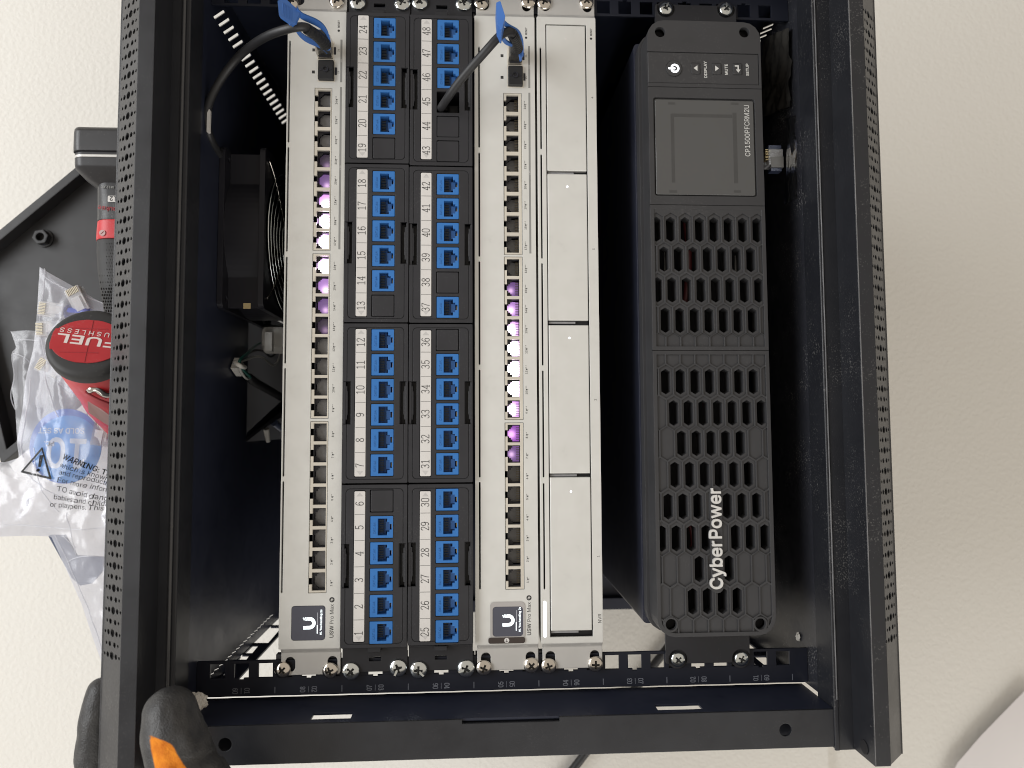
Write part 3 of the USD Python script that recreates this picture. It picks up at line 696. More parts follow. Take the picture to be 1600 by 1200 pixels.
def jack_mesh():
    f = rr(-7.6, -7.3, 7.6, 7.3, .5)
    op = Polygon([(-2.6, -5.6), (3.6, -5.6), (3.6, -3.3), (5.2, -3.3), (5.2, -1.9), (6.7, -1.9), (6.7, 1.9), (5.2, 1.9), (5.2, 3.3), (3.6, 3.3), (3.6, 5.6), (-2.6, 5.6)])
    face = ext(f.difference(op), -1.6, 0)
    tunnel = [ext(op.buffer(.5, join_style='mitre').difference(op), -8, -1.6), bx(-3.2, -6.2, -8.5, 7.3, 6.2, -8)]
    txt = text('CAT.6A', 1.5, -4.2, -4.6, 0, depth=.18)
    pins = [bx(-2.4, -3.9 + 1.12 * k - .25, -5.0, .9, -3.9 + 1.12 * k + .25, -4.2) for k in range(8)]
    ledge = [bx(-2.5, -5.5, -7.9, .2, 5.5, -5.5), bx(2.2, -3.0, -7.9, 5.1, 3.0, -4.2), bx(.2, -5.5, -7.9, 2.2, 5.5, -6.5)]
    clip = bx(6.0, -1.5, -4.5, 6.65, 1.5, -3.9)
    return face, tunnel, txt, pins, ledge, clip
JM = jack_mesh()
def mv(m, d):
    if isinstance(m, list): m = trimesh.util.concatenate(m)
    m = m.copy(); m.apply_translation(d); return m
panels = []
for pi, p in enumerate(PP):
    t = thing('patch_panel', 'black patch panel of blue jacks against the switch nearest the rack top' if pi == 0 else 'black patch panel of blue jacks with one open hole, against the film-covered switch', 'patch panel', ((p['XA'] + p['XB']) / 2, Y0, 0))
    panels.append(t)
    XA, XB = p['XA'], p['XB']
    yb, yt = xy(620, 1013, ZP)[1], xy(620, 19, ZP)[1]
    back = box(XA, yb, XB, yt)
    for s in (-1, 1):
        ye = yb if s < 0 else yt; yo = ye + s * 17.3
        ear = rr(XA + .2, min(ye, yo), XB - .2, max(ye, yo), 1.0)
        c = ((XA + XB) / 2, ye + s * 9.0)
        ear = ear.difference(rr(c[0] - 4.0, c[1] - 1.4, c[0] + 4.0, c[1] + 1.4, .3))
        e = part(t, 'mounting_ear', ext(ear, .25, 2.0), 'panel_black')
        part(e, 'upper_lip', [bx(XA + .3, ye + s * .25, 2.0, XB - .3, ye + s * 1.2, 4.0), bx(c[0] - 4.2, ye + s * .2, 2.0, c[0] + 4.2, ye + s * 3.1, 6.0)], 'panel_black')
    part(t, 'backing_plate', ext(back, -14, -12.6), 'panel_deep')
    for i, (a, b) in enumerate(p['screws']): screw(t, a, b, 2.1, 'zinc', i + 2 * pi)
    num = p['first']
    for mi, (ma, mb) in enumerate(p['mods']):
        f = (ma + mb) / 2 / 1000.
        my1, my0 = xy(620, ma, ZP)[1] - .25, xy(620, mb, ZP)[1] + .25
        ra, rb = p['rows'][mi]
        jx0 = p['jk'][0] * (1 - f) + p['jkb'][0] * f; jx1 = p['jk'][1] * (1 - f) + p['jkb'][1] * f
        XJ = xy((jx0 + jx1) / 2, (ra + rb) / 2, ZP)[0]
        ya, yz = xy(jx0, ra, ZP)[1], xy(jx0, rb, ZP)[1]; ys = np.linspace(ya, yz, 6)
        lx0 = p['lab'][0] * (1 - f) + p['labb'][0] * f; lx1 = p['lab'][1] * (1 - f) + p['labb'][1] * f
        L = rpx(lx0, p['strips'][mi][0], lx1, p['strips'][mi][1], ZP)
        g = rr(XA + .05, my0, XB - .05, my1, .8)
        for k, y in enumerate(ys): g = g.difference(rr(XJ - 7.9, y - 7.65, XJ + 7.9, y + 7.65, .6))
        g = g.difference(rr(L[0] - .3, L[1] - .5, L[2] + .3, L[3] + .5, .8))
        ym = (my0 + my1) / 2; cl_ = []
        for xc, s in ((XA, 1), (XB, -1)):
            g = g.difference(box(min(xc - 1, xc + s * 5.6), ym - 14.6, max(xc - 1, xc + s * 5.6), ym + 14.6).buffer(.0))
            cl_.append((xc, s))
        rimo = rr(XA + 2.6, my0 + 2.4, XB - 2.6, my1 - 2.4, 3.0); rimi = rr(XA + 2.95, my0 + 2.75, XB - 2.95, my1 - 2.75, 2.8)
        inner = g.intersection(rimi); outer = g.difference(rimo); grv = g.intersection(rimo).difference(rimi)
        md = part(t, 'jack_module', [ext(outer, ZP - 1.6, ZP), ext(inner, ZP - 1.6, ZP - .05), ext(grv, ZP - 1.6, ZP - .45)], 'panel_black')
        part(md, 'module_wall', [bx(XA + .2, my0, -12, XA + .5, my1, ZP - 1.7), bx(XB - .5, my0, -12, XB - .2, my1, ZP - 1.7), bx(XA + 1, my0 + .2, -12, XB - 1, my0 + 1, ZP - 1.7)], 'panel_deep')
        for xc, s in cl_:                                  # latch recesses at both long edges
            x_ = lambda a: xc + s * a
            lat = [bx(x_(.1), ym - 14.5, ZP - 6.5, x_(5.6), ym + 14.5, ZP - 5.8), bx(x_(.1), ym - 14.4, ZP - 5.8, x_(1.8), ym + 14.4, ZP - 1.0),
                   bx(x_(1.8), ym - 11.4, ZP - 4.0, x_(2.7), ym + 11.4, ZP - 1.2), bx(x_(2.7), ym - 8.0, ZP - 4.0, x_(3.2), ym + 8.0, ZP - 1.3),
                   bx(x_(5.2), ym - 14.5, ZP - 5.8, x_(5.65), ym + 14.5, ZP - .4)]
            part(md, 'latch', lat, 'panel_black')
            part(md, 'latch_slot', bx(x_(2.8), ym - 12.4, ZP - 5.7, x_(4.9), ym + 12.4, ZP - 5.4), 'panel_deep')
        # label strip with its numerals
        ls = part(t, 'label_strip', pad(L[0], L[1], L[2], L[3], ZP - 1.2, ZP + .15, .8, .15), 'label_paper')
        XLb = (L[0] + L[2]) / 2; nums = []; seams = []
        for k, y in enumerate(ys):
            n_ = num - k
            nums.append(numeral(str(n_), 5.3, XLb - .2, y - (1.6 if k == 0 else -1.6 if k == 5 and False else 0), ZP + .16, w=.075))
            if k: seams.append(bx(L[0] + .3, (y + ys[k - 1]) / 2 - .13, ZP + .15, L[2] - .3, (y + ys[k - 1]) / 2 + .13, ZP + .2))
        part(ls, 'numerals', nums, 'label_ink'); part(ls, 'cell_lines', seams, 'label_ink')
        gh = [ext(Polygon([(XLb - 2.2, L[3] - 3.4), (XLb + 2.2, L[3] - 3.4), (XLb, L[3] - .8)]).difference(unary_union([box(XLb - 3, L[3] - 3.1 + .6 * q, XLb + 3, L[3] - 2.9 + .6 * q) for q in range(4)])), ZP + .16, ZP + .2),
              ext(Polygon([(XLb - 2.2, L[1] + 3.6), (XLb + 2.2, L[1] + 3.6), (XLb, L[1] + 1.0)]).difference(unary_union([box(XLb - 3, L[1] + 1.5 + .6 * q, XLb + 3, L[1] + 1.7 + .6 * q) for q in range(4)])), ZP + .16, ZP + .2)]
        for q_ in gh: part(ls, 'embossed_arrow', q_, 'label_ghost')
        for k, y in enumerate(ys):
            n_ = num - k; d = (XJ, y, ZP - .35)
            if n_ in p['empty']:
                part(t, 'empty_opening', [ext(box(XJ - 8.3, y - 8.1, XJ + 8.3, y + 8.1).difference(box(XJ - 7.9, y - 7.7, XJ + 7.9, y + 7.7)), -12, ZP - 1.7),
                                          bx(XJ + 1.0, y - 4.5, -12, XJ + 6.5, y + 4.5, -6), bx(XJ - 7, y + 2, -12, XJ - 1, y + 6, -8)], 'panel_deep')
            elif n_ in p['blank']:
                part(t, 'blank_cap', pad(XJ - 7.55, y - 7.3, XJ + 7.55, y + 7.3, ZP - 2, ZP - .25, .7, .35), 'panel_black')
            else:
                j = part(t, 'keystone_jack', [mv(JM[0], d), mv(JM[2], d)], 'jack_blue')
                part(j, 'socket', [mv(JM[1], d), mv(JM[4], d)], 'jack_inner')
                part(j, 'contacts', mv(JM[3], d), 'pin_dark')
                part(j, 'spring', mv(JM[5], d), 'pin_gold')
        num -= 6

# ================================================================== drive recorder
ZN = 5.0
nv = thing('network_video_recorder', 'silver four-bay drive recorder marked NVR beside the black power supply', 'recorder', (110, Y0, 0))
XA, XB = fX((838, 20), (846, 1007)), fX((929.6, 25), (943, 1006))
nyb, nyt = xy(890, 1005, ZN)[1], xy(890, 27, ZN)[1]
bays = [(39.5, 266.8, 854, 915.6), (271.5, 500.8, 856.2, 917), (507.8, 740, 858.2, 920.0), (745.5, 991, 860.8, 925.3)]
BX0, BX1 = float(np.mean([xy(b[2], (b[0] + b[1]) / 2, ZN)[0] for b in bays])), float(np.mean([xy(b[3], (b[0] + b[1]) / 2, ZN)[0] for b in bays]))
face = rr(XA, nyb, XB, nyt, .8)
bo = [(xy(890, b[1], ZN)[1], xy(890, b[0], ZN)[1]) for b in bays]
opening = box(BX0 - .7, bo[3][0] - 1.8, BX1 + .7, bo[0][1] + .6)
sl = []
vX = fX((844.5, 100), (850.5, 860))
for a, b in ((74, 233), (241, 404), (411, 571), (579, 746), (755, 921)):
    sl.append(line([(vX, xy(846, a, ZN)[1] - .6), (vX, xy(849, b, ZN)[1] + .6)], 1.15, False))
lb0, lb1 = xy(852, 996, ZN)[1], xy(852, 939, ZN)[1]
lb = rr(vX - .9, lb0, vX + 1.1, lb1, .9)
fp = part(nv, 'front_panel', ext(face.difference(unary_union(sl + [opening, lb])), ZN - 1.4, ZN), 'silver')
part(fp, 'side_fold', [bx(XA, nyb + .1, -20, XA + .9, nyt - .1, ZN - 1.5), bx(XB - .9, nyb + .1, -20, XB, nyt - .1, ZN - 1.5)], 'silver')
part(nv, 'chassis', bx(XA + .4, nyb + .6, -270, XB - .4, nyt - .6, ZN - 4.5), 'slot_dark')
part(nv, 'light_bar', ext(lb.buffer(-.05), ZN - 1.2, ZN + .05), 'led_white')
part(nv, 'bay_recess', [bx(BX0 - .5, bo[3][0] - 1.6, ZN - 4.4, BX1 + .5, bo[0][1] + .4, ZN - 3.9)], 'slot_dark')
for i, (y0_, y1_) in enumerate(bo):
    if i == 3: y0_ += 2.4
    d = part(nv, 'drive_door', pad(BX0, y0_ + .1, BX1, y1_ - .1, ZN - 3.5, ZN - (.2 if i < 3 else -.5), .3, .35), 'silver')
    c = xy((884.5, 886.5, 889.7, 892)[i], (59.8, 291.5, 528, 768)[i], ZN)
    part(d, 'status_light', ext(Point(*c).buffer(.75, quad_segs=5), ZN - .2 if i < 3 else ZN + .5, ZN + (-.1 if i < 3 else .6)), 'led_icon' if i else 'label_paper')
    part(d, 'lower_gap', bx(BX0 + .4, y0_ - 2.0, ZN - 3.4, BX1 - 9, y0_ - .6, ZN - 2.0), 'port_grey')
nx = xy(937.5, 975, ZN)[0]
pr = [text('NVR', 2.3, nx + 1.0, xy(936, 974, ZN)[1], ZN, depth=.05)]
c = xy(923.5, 60.5, ZN); pr += [ext(Point(*c).buffer(.85, quad_segs=6), ZN, ZN + .05), text('RESET', 1.35, c[0] + .7, c[1] + 1.9, ZN, depth=.05, bold=True)]
for s_, q in zip('4321', ((927, 154), (929.5, 391), (932, 626), (936.5, 871))):
    c = xy(*q, ZN); pr.append(text(s_, 1.6, c[0], c[1], ZN, depth=.05))
part(fp, 'name_print', pr[0], 'ink'); part(fp, 'reset_print', pr[1:3], 'ink')
for q_ in pr[3:]: part(fp, 'bay_number', q_, 'ink')
for s in (-1, 1):
    ye = nyb if s < 0 else nyt; w = 17.6
    y_0, y_1 = (ye - w, ye - .25) if s < 0 else (ye + .25, ye + w)
    ear = rr(XA + 1.2, y_0, XB - .2, y_1, 2.0).union(box(XA + 1.2, min(ye + s * .25, ye + s * 8), XB - .2, max(ye + s * .25, ye + s * 8)))
    slq = unary_union([LineString([(x, ye + s * 9.2), (x, ye + s * 12.6)]).buffer(3.3, quad_segs=6) for x in (XA + 6.6, XB - 5.4)])
    e = part(nv, 'mounting_ear', ext(ear.difference(slq), .25, 2.2), 'ear_steel')
    part(e, 'fold', loft([np.array([[XA + 1.2, ye + s * q, z_], [XB - .2, ye + s * q, z_], [XB - .2, ye + s * (q - .01), z_ - .8], [XA + 1.2, ye + s * (q - .01), z_ - .8]]) for q, z_ in ((0, 4.4), (.9, 4.0), (1.8, 3.1), (2.6, 2.4), (3.2, 2.25))]), 'ear_steel')
for i, (a, b) in enumerate([(857, 1040), (930, 1037), (850, 5), (916, 4)]): screw(nv, a, b, 2.3, 'nickel', i + 5)

# ================================================================== battery backup (UPS)
ZU = 22.0
up = thing('battery_backup', 'dark grey rack battery backup with honeycomb grille and blank display', 'power supply', (200, Y0, 0))
UL, UR = fX((0, 0), (0, 0)) if False else float(np.mean([xy(1010, 90, ZU)[0], xy(1029, 940, ZU)[0]])), float(np.mean([xy(1188, 90, ZU)[0], xy(1213, 940, ZU)[0]]))
Ub, Ut = xy(1110, 994.5, ZU)[1], xy(1100, 33, ZU)[1]
def ux(px, py): return xy(px, py, ZU)
outline = rr(UL, Ub, UR, Ut, 12)
seamA, seamB = ux(1100, 137)[1], ux(1100, 320.5)[1]; seamC = ux(1105, 547.5)[1]
corner_holes = [Point(*ux(*q)).buffer(3.7, quad_segs=8) for q in ((1031.5, 50), (1163, 50.5), (1049, 976), (1188.5, 975))]
ch = unary_union(corner_holes)
def inset(g, a=.0): return g.buffer(-a)
sec_top = outline.intersection(box(-999, seamA + .2, 999, 999)).difference(ch)
btn = rpx(1012, 82, 1186, 131, ZU)
b = part(up, 'bezel', ext(sec_top.difference(box(btn[0], btn[1], btn[2], btn[3])), ZU - 3, ZU), 'ups_plastic')
part(b, 'corner_recess', ext(unary_union([q.buffer(.3) for q in corner_holes]), ZU - 9, ZU - 6), 'ups_deep')
bp = part(up, 'button_panel', pad(btn[0] + .25, btn[1] + .25, btn[2] - .25, btn[3] - .25, ZU - 2.5, ZU - .3, .3, .3), 'ups_plastic')
c = ux(1053, 107); zk = ZU - .3
pb = part(bp, 'power_button', [ext(Point(*c).buffer(6.0, quad_segs=12).difference(Point(*c).buffer(5.65, quad_segs=12)), zk, zk + .12), ext(Point(*c).buffer(5.5, quad_segs=12), zk, zk + .5)], 'ups_plastic')
arc = LineString([(c[0] + .55 + 2.5 * math.cos(a), c[1] + 2.5 * math.sin(a)) for a in np.radians(np.linspace(-145, 145, 24))]).buffer(.72)
part(pb, 'power_symbol', [ext(arc, zk + .5, zk + .6), ext(LineString([(c[0] - 3.4, c[1]), (c[0] + .3, c[1])]).buffer(.72), zk + .5, zk + .6)], 'led_icon')
ui = []
for i, q in enumerate(((1087, 107), (1120, 107.5), (1152.5, 107.8))):
    c = ux(*q)
    bb = part(bp, 'push_button', [ext(rr(c[0] - 3.5, c[1] - 4.3, c[0] + 3.5, c[1] + 4.3, .8).difference(rr(c[0] - 3.15, c[1] - 3.95, c[0] + 3.15, c[1] + 3.95, .6)), zk, zk + .1), pad(c[0] - 3.0, c[1] - 3.8, c[0] + 3.0, c[1] + 3.8, zk, zk + .45, .6, .2)], 'ups_plastic')
    if i < 2:
        s = 1 if i else -1
        g = Polygon([(c[0] + s * 1.5, c[1] + .2), (c[0] - s * 1.2, c[1] + 2.2), (c[0] - s * 1.2, c[1] - 1.8)])
    else: g = unary_union([box(c[0] - 2.0, c[1] + 1.6, c[0] + .9, c[1] + 2.6), box(c[0] - .1, c[1] - .4, c[0] + .9, c[1] + 2.6), Polygon([(c[0] - 1.3, c[1] - .4), (c[0] + 2.1, c[1] - .4), (c[0] + .4, c[1] - 2.7)])])
    part(bb, 'arrow_symbol', ext(g, zk + .46, zk + .52), 'ups_ink')
for s_, q in (('DISPLAY', (1105, 121.5)), ('MUTE', (1137.5, 117)), ('SETUP', (1170.5, 118.5))):
    c = ux(*q); ui.append(text(s_, 2.0, c[0], c[1], zk, depth=.06, bold=True))
part(bp, 'button_text', ui, 'ups_ink')
# display section
d0 = outline.intersection(box(-999, seamB + .2, 999, seamA - .2))
D = rpx(1022, 153.5, 1181, 306.5, ZU)
part(up, 'display_surround', [ext(d0.difference(rr(*D, 1.8)), ZU - 3, ZU), ext(rr(*D, 1.8).difference(rr(D[0] + 1.0, D[1] + .8, D[2] - .7, D[3] - 1.0, 1.2)), ZU - 3, ZU - 1.6)], 'ups_plastic')
ds = part(up, 'display', pad(D[0] + 1.1, D[1] + .9, D[2] - .9, D[3] - 1.1, ZU - 3, ZU - .3, 1.2, .35), 'lcd', smooth=30)
c = ux(1172.5, 244); mm = text('CP1500PFCRM2U', 3.55, c[0], c[1], ZU - .28, depth=.06)
mm.vertices[:, 1] = c[1] + (mm.vertices[:, 1] - mm.bounds[0][1]) * (ux(1172, 164)[1] - c[1]) / (mm.bounds[1][1] - mm.bounds[0][1])
part(ds, 'model_text', mm, 'ups_ink')
gm = []
for q in ((1044, 159.5, 1055, 163), (1142, 160, 1154, 163.5), (1046, 297, 1058, 301), (1147, 297, 1158, 301)):
    r = rpx(*q, ZU); gm.append(bx(r[0], r[1], ZU - .3, r[2], r[3], ZU - .27))
for q in ((1049, 178, 1144, 183), (1049, 178, 1054, 285), (1146, 176, 1152, 286)):
    r = rpx(*q, ZU); gm.append(bx(r[0], r[1], ZU - .3, r[2], r[3], ZU - .275 + .006 * len(gm)))
part(ds, 'display_marks', gm, 'lcd_mark')
# grille sections: honeycomb web over a recessed floor with open cells
def cell(cx, cy, hw, hs, cap): return Polygon([(cx, cy + hs + cap), (cx + hw, cy + hs), (cx + hw, cy - hs), (cx, cy - hs - cap), (cx - hw, cy - hs), (cx - hw, cy + hs)])
LOGO = [ux(1120, 926), ux(1123, 760)]
def grille(region, rows, open_fn, name):
    inner = region.buffer(-2.6, join_style='mitre').difference(ch.buffer(1.2))
    rim = region.difference(inner)
    web, floor = inner, inner
    opens = []
    for (cx0, pitch, cy, k0, k1, rp) in rows:
        for k in range(k0, k1 + 1):
            cx = cx0 + pitch * k
            hw, hs, cap = pitch / 2 - .5, rp / 2 - pitch * .14 - .5, pitch * .28
            web = web.difference(cell(cx, cy, hw, hs, cap))
            if open_fn(cx, cy, k): opens.append(cell(cx, cy, hw - 1.35, hs - 1.9, cap * .72))
    oo = unary_union(opens)
    lg = box(LOGO[0][0] - 6.5, LOGO[0][1] - 1.5, LOGO[1][0] + 5, LOGO[1][1] + 1.0).buffer(1.5)
    keep = unary_union([lg.intersection(region).buffer(0)])
    g_ = part(up, name, [ext(rim.difference(ch), ZU - 3, ZU), ext(web.difference(ch), ZU - 1.1, ZU - .25)], 'ups_plastic')
    part(g_, 'grille_floor', ext(floor.difference(oo).difference(ch), ZU - 3, ZU - 1.1), 'ups_plastic')
    # tapering cell walls behind the openings
    wl = ext(oo.buffer(.45, join_style='mitre').difference(oo), ZU - 10, ZU - 3)
    part(g_, 'cell_walls', wl, 'ups_plastic')
ra = []
p1 = (ux(1184, 358)[0] - ux(1026, 358)[0]) / 7
for i, (py, k1) in enumerate(((358, 7), (404.5, 6), (452.5, 7), (500, 6), (546, 7))):
    cy = ux(1100, py)[1]; cx = ux(1026 + (py - 358) * .021, py)[0] + (p1 / 2 if i % 2 else 0); ra.append((cx, p1, cy, -1, 8, abs(ux(1100, 358)[1] - ux(1100, 500)[1]) / 3))
xlim = (UL + 3.4, UR - 3.4)
regA = outline.intersection(box(-999, seamC + .2, 999, seamB - .2)); regB = outline.intersection(box(-999, -999, 999, seamC - .2))
grille(regA, ra, lambda cx, cy, k: xlim[0] + .6 < cx < xlim[1] - .6 and cy > seamC + 8, 'upper_grille')
rb_ = []
rws = (548, 596, 645, 692.5, 741.5, 791, 841, 889.5, 940, 990)
rp = abs(ux(1100, 596)[1] - ux(1100, 940)[1]) / 7
for i, py in enumerate(rws):
    cy = ux(1100, py)[1]
    if i == 0: cy = ux(1100, 596)[1] + rp
    base = ux(1041 + (py - 596) * .021, py)[0]
    cx = base + (0 if i % 2 else -p1 / 2); rb_.append((cx, p1, cy, -1, 8, rp))
def openB(cx, cy, k):
    py = min(rws, key=lambda q: abs(ux(1100, q)[1] - cy))
    if py in (548, 990): return False
    if not (xlim[0] + .6 < cx < xlim[1] - .6): return False
    c1120 = ux(1122, py)[0]; d = (cx - c1120) / p1
    if py == 692.5: return -3.0 < d < 2.3
    if py == 741.5: return -2.9 < d < 2.9
    if py in (791, 841): return abs(d) > .55
    if py == 889.5: return .5 < abs(d) < 1.4
    if py == 940: return -2.3 < d < 2.0
    return True
grille(regB, rb_, openB, 'lower_grille')
# body behind the bezel
part(up, 'bezel_side', ext(outline.buffer(-.02).difference(outline.buffer(-2.2)), 2.5, ZU - 3.02), 'ups_plastic')
part(up, 'bezel_step', ext(outline.buffer(2.0).difference(outline.buffer(-2)), -6, 2.4), 'ups_plastic')
part(up, 'case', [ext(rr(UL - 3.0, Ub + 1.5, UR + 2.0, Ut - 1.5, 3), -285, -6.2)], 'ups_metal')
part(up, 'dark_interior', bx(UL + 3, Ub + 4, -6, UR - 3, Ut - 4, -5.7), 'ups_deep')
for x_, y0_, y1_, w_ in ((1069, 336, 480, 5), (1097, 620, 680, 3.5), (1075, 815, 870, 3)):
    a_, b_ = at(x_, y0_, ZU - 14), at(x_, y1_, ZU - 14)
    part(up, 'red_wire', tube([a_ + (0, 0, -8), a_, (a_ + b_) / 2 + (2.5, 0, 2), b_, b_ + (0, 0, -8)], w_ * .5, 10, 24), 'wire_red', True)
for x_, y0_, y1_ in ((1040, 385, 440), (1032, 430, 482), (1150, 400, 430)):
    a_, b_ = at(x_, y0_, ZU - 15), at(x_, y1_, ZU - 15)
    part(up, 'inner_post', tube([a_, b_], 1.1, 10, smooth=False), 'ear_steel', True)
# logo
c = ux(1128.5, 921.5); e = ux(1125, 764)
lg = text('Cyber', 8.0, 0, 0, 0, rot='norm', depth=1.6, bold=True); lw = lg.bounds[1][0]
l2 = text('Power', 8.0, lw + .55, 0, 0, rot='norm', depth=1.6, bold=True)
lg = trimesh.util.concatenate([lg, l2]); s = (e[1] - c[1]) / (lg.bounds[1][0] - lg.bounds[0][0])
lg.apply_scale((s, s, 1)); lg = remap(lg, lambda v: np.stack([c[0] - v[:, 1], c[1] + v[:, 0], ZU - .2 + v[:, 2]], 1))
base_line = lg
lb_ = box(c[0] - 9.6 * s, c[1] - .5, c[0] + .8, e[1] + .3)
part(up, 'logo_lettering', lg, 'logo_silver', label='raised silver brand lettering')
part(up, 'logo_plinth', ext(unary_union([LineString([(c[0] - 3.0, c[1] + 2), (c[0] - 3.0, e[1] - 2)]).buffer(4.2)]), ZU - 1.0, ZU - .22), 'ups_plastic')
for s in (-1, 1):
    ye = Ub if s < 0 else Ut
    pts = [xy(1040, 1005, 2), xy(1171, 1005, 2)] if s < 0 else [xy(1024, 28, 2), xy(1150, 28, 2)]
    ear = rr(pts[0][0], min(ye - s * 8, ye + s * 24), pts[1][0], max(ye - s * 8, ye + s * 24), 1.0)
    sq = [((1059, 1030), (1158, 1029)), ((1040, 14), (1134, 15))][0 if s < 0 else 1]
    sl_ = unary_union([Point(*xy(a, b_, 2)).buffer(6.6, quad_segs=8) for a, b_ in sq])
    part(up, 'mounting_ear', [ext(ear.difference(sl_), .25, 2.4), ext(sl_.buffer(.2), .22, .9)], 'panel_black')
    for i, (a, b_) in enumerate(sq): screw(up, a, b_, 2.5, 'ups', i * 3 + (1 if s > 0 else 0))

# ================================================================== cooling fan on the top panel
fy = at(330, 352, -20)[1]; fz0, fz1 = -141.0, -21.0; fzc = (fz0 + fz1) / 2; fx0_ = XL + .3; FT = 33.0
fan = thing('cooling_fan', 'black axial fan with chrome wire guard on the cabinet top panel', 'fan', (fx0_, fy, fzc))
sq = rr(fy - 60, fz0, fy + 60, fz1, 5).difference(Point(fy, fzc).buffer(56, quad_segs=16))
for q in ((-52, -52), (52, -52), (-52, 52), (52, 52)): sq = sq.difference(Point(fy + q[0], fzc + q[1]).buffer(2.4))
part(fan, 'frame', [ext_yz(sq, fx0_, fx0_ + 4), ext_yz(sq, fx0_ + FT - 4, fx0_ + FT), ext_yz(Point(fy, fzc).buffer(59.5, quad_segs=20).difference(Point(fy, fzc).buffer(56.5, quad_segs=20)), fx0_ + 4, fx0_ + FT - 4),
                    ext_yz(box(fy - 58, fz1 - 16, fy + 58, fz1 - 12), fx0_ + 4, fx0_ + FT - 4)], 'fan_black')
part(fan, 'hub', ext_yz(Point(fy, fzc).buffer(21, quad_segs=12), fx0_ + 3, fx0_ + FT - 3), 'fan_black')
for k in range(5):
    a = 2 * math.pi * k / 5; rings = []
    for r_ in np.linspace(20, 54, 6):
        tw = .55 - r_ * .004; rings.append(np.array([[fx0_ + FT / 2 + dx, fy + r_ * math.cos(a + da), fzc + r_ * math.sin(a + da)] for dx, da in ((-9, -tw), (9, tw), (9.8, tw), (-8.2, -tw))]))
    part(fan, 'blade', loft(rings), 'fan_black')
def circ(r, x): return np.array([[x, fy + r * math.cos(t), fzc + r * math.sin(t)] for t in np.linspace(0, 2 * math.pi, 49)])
for r_ in (9, 16, 23, 30, 37, 44, 51, 57): part(fan, 'guard_ring', tube(circ(r_, fx0_ + FT + 3.2 - r_ * .02), .75, 6, smooth=False), 'zinc', True)
for a in (45, 135, 225, 315):
    a = math.radians(a); P = [(fx0_ + FT + 2.2, fy + r_ * math.cos(a), fzc + r_ * math.sin(a)) for r_ in (8, 30, 57)] + [(fx0_ + FT + .4, fy + 73 * math.cos(a), fzc + 73 * math.sin(a))]
    part(fan, 'guard_spoke', tube(P, .8, 6, 16), 'nickel', True)
r = rpx(380, 473.5, 396, 482.5, fz1 + .3); part(fan, 'rating_label', bx(r[0], r[1], fz1, r[2] - 2, r[3], fz1 + .2), 'tape_yellow')

# ================================================================== wiring inside the top corner
def P3(*q): return [at(a, b, c) for a, b, c in q]
zW = 0
def PW(*q): return [atX(a, b, XL + 7 + c * .8) if a < 386 else atX(a, b, XL + 5 + c * .5) for a, b, c in q]
def aw(a, b, c): return atX(a, b, XL + 6 + c * .5)
zO = -112
t = thing('power_cord', 'black mains cord with white and green cores tied inside the cabinet top', 'cord', aw(385, 580, 0))
part(t, 'cord_sheath', tube(PW((389, 590, zW), (405, 601, zW), (425, 612, zW), (470, 640, zW - 6), (520, 672, zW - 12)), 3.6, 12, 30), 'cable_black', True)
part(t, 'white_core', tube(PW((389, 590, zW + 1), (378, 583, zW + 2), (374, 570, zW + 3), (385, 562, zW), (400, 557, zW - 4), (415, 562, zW - 6), (426, 571, zW - 6), (436, 560, zW - 6), (438, 540, zW - 6)), .95, 8, 50), 'wire_white', True)
part(t, 'green_core', tube(PW((391, 590, zW + 3), (380, 578, zW + 4), (374, 566, zW + 4), (384, 554, zW + 3), (396, 543, zW), (406, 536, zW - 4)), 1.1, 8, 40), 'wire_green', True)
part(t, 'black_core', tube(PW((390, 589, zW + 1), (376, 576, zW + 1), (374, 568, zW + 2), (388, 552, zW), (402, 547, zW - 2), (415, 551, zW - 3), (422, 557, zW - 3), (432, 549, zW - 3), (437, 528, zW - 5)), 1.0, 8, 50), 'cable_black', True)
t = thing('cable_tie_mount', 'small white adhesive tie mount holding the mains cores', 'tie mount', aw(367, 573, 0))
q_ = [atX(a, b, XL + 1) for a, b in ((360, 575), (366, 559), (374, 572), (369, 588))]
m = loft([np.array(q_), np.array(q_) + [4.0, 0, 0], (np.array(q_) - np.mean(q_, 0)) * .6 + np.mean(q_, 0) + [6.0, 0, 0]]); part(t, 'base', m, 'white_plastic'); part(t, 'strap', tube(PW((366, 566, zW + 1), (374, 571, zW + 7), (383, 574, zW + 2)), 1.6, 8, 16), 'white_plastic', True)
t = thing('terminal_housing', 'translucent white connector block above the mains cores', 'connector', aw(425, 520, 0))
part(t, 'shell', loft([rring(*xy(405, 550, zO), *xy(450, 507, zO), 3, zO - 14), rring(*xy(404, 548, zO), *xy(452, 506, zO), 3, zO - 8), rring(*xy(409, 542, zO), *xy(446, 511, zO), 4, zO)]), 'white_plastic', 40)
part(t, 'latch', bx(*xy(416, 550, zO), zO, *xy(428, 520, zO), zO + 5), 'white_plastic')
t = thing('black_lead', 'looped black leads running from the fan above the white connector', 'lead', aw(415, 495, 0))
part(t, 'lead_core', tube(PW((400, 480, zW + 10), (412, 490, zW + 4), (432, 492, zW), (470, 500, zW - 6)), 1.2, 8, 30), 'cable_black', True)
part(t, 'lead_core', tube(PW((409, 481, zW + 8), (410, 493, zW + 6), (414, 506, zW + 2)), 1.3, 8, 20), 'cable_black', True)
part(t, 'lead_core', tube(PW((405, 478, zW + 12), (420, 486, zW + 6), (440, 487, zW), (480, 495, zW - 8)), 1.1, 8, 30), 'cable_black', True)
t = thing('mounting_bracket', 'black slanted metal bracket below the mains cord', 'bracket', aw(415, 655, 0))
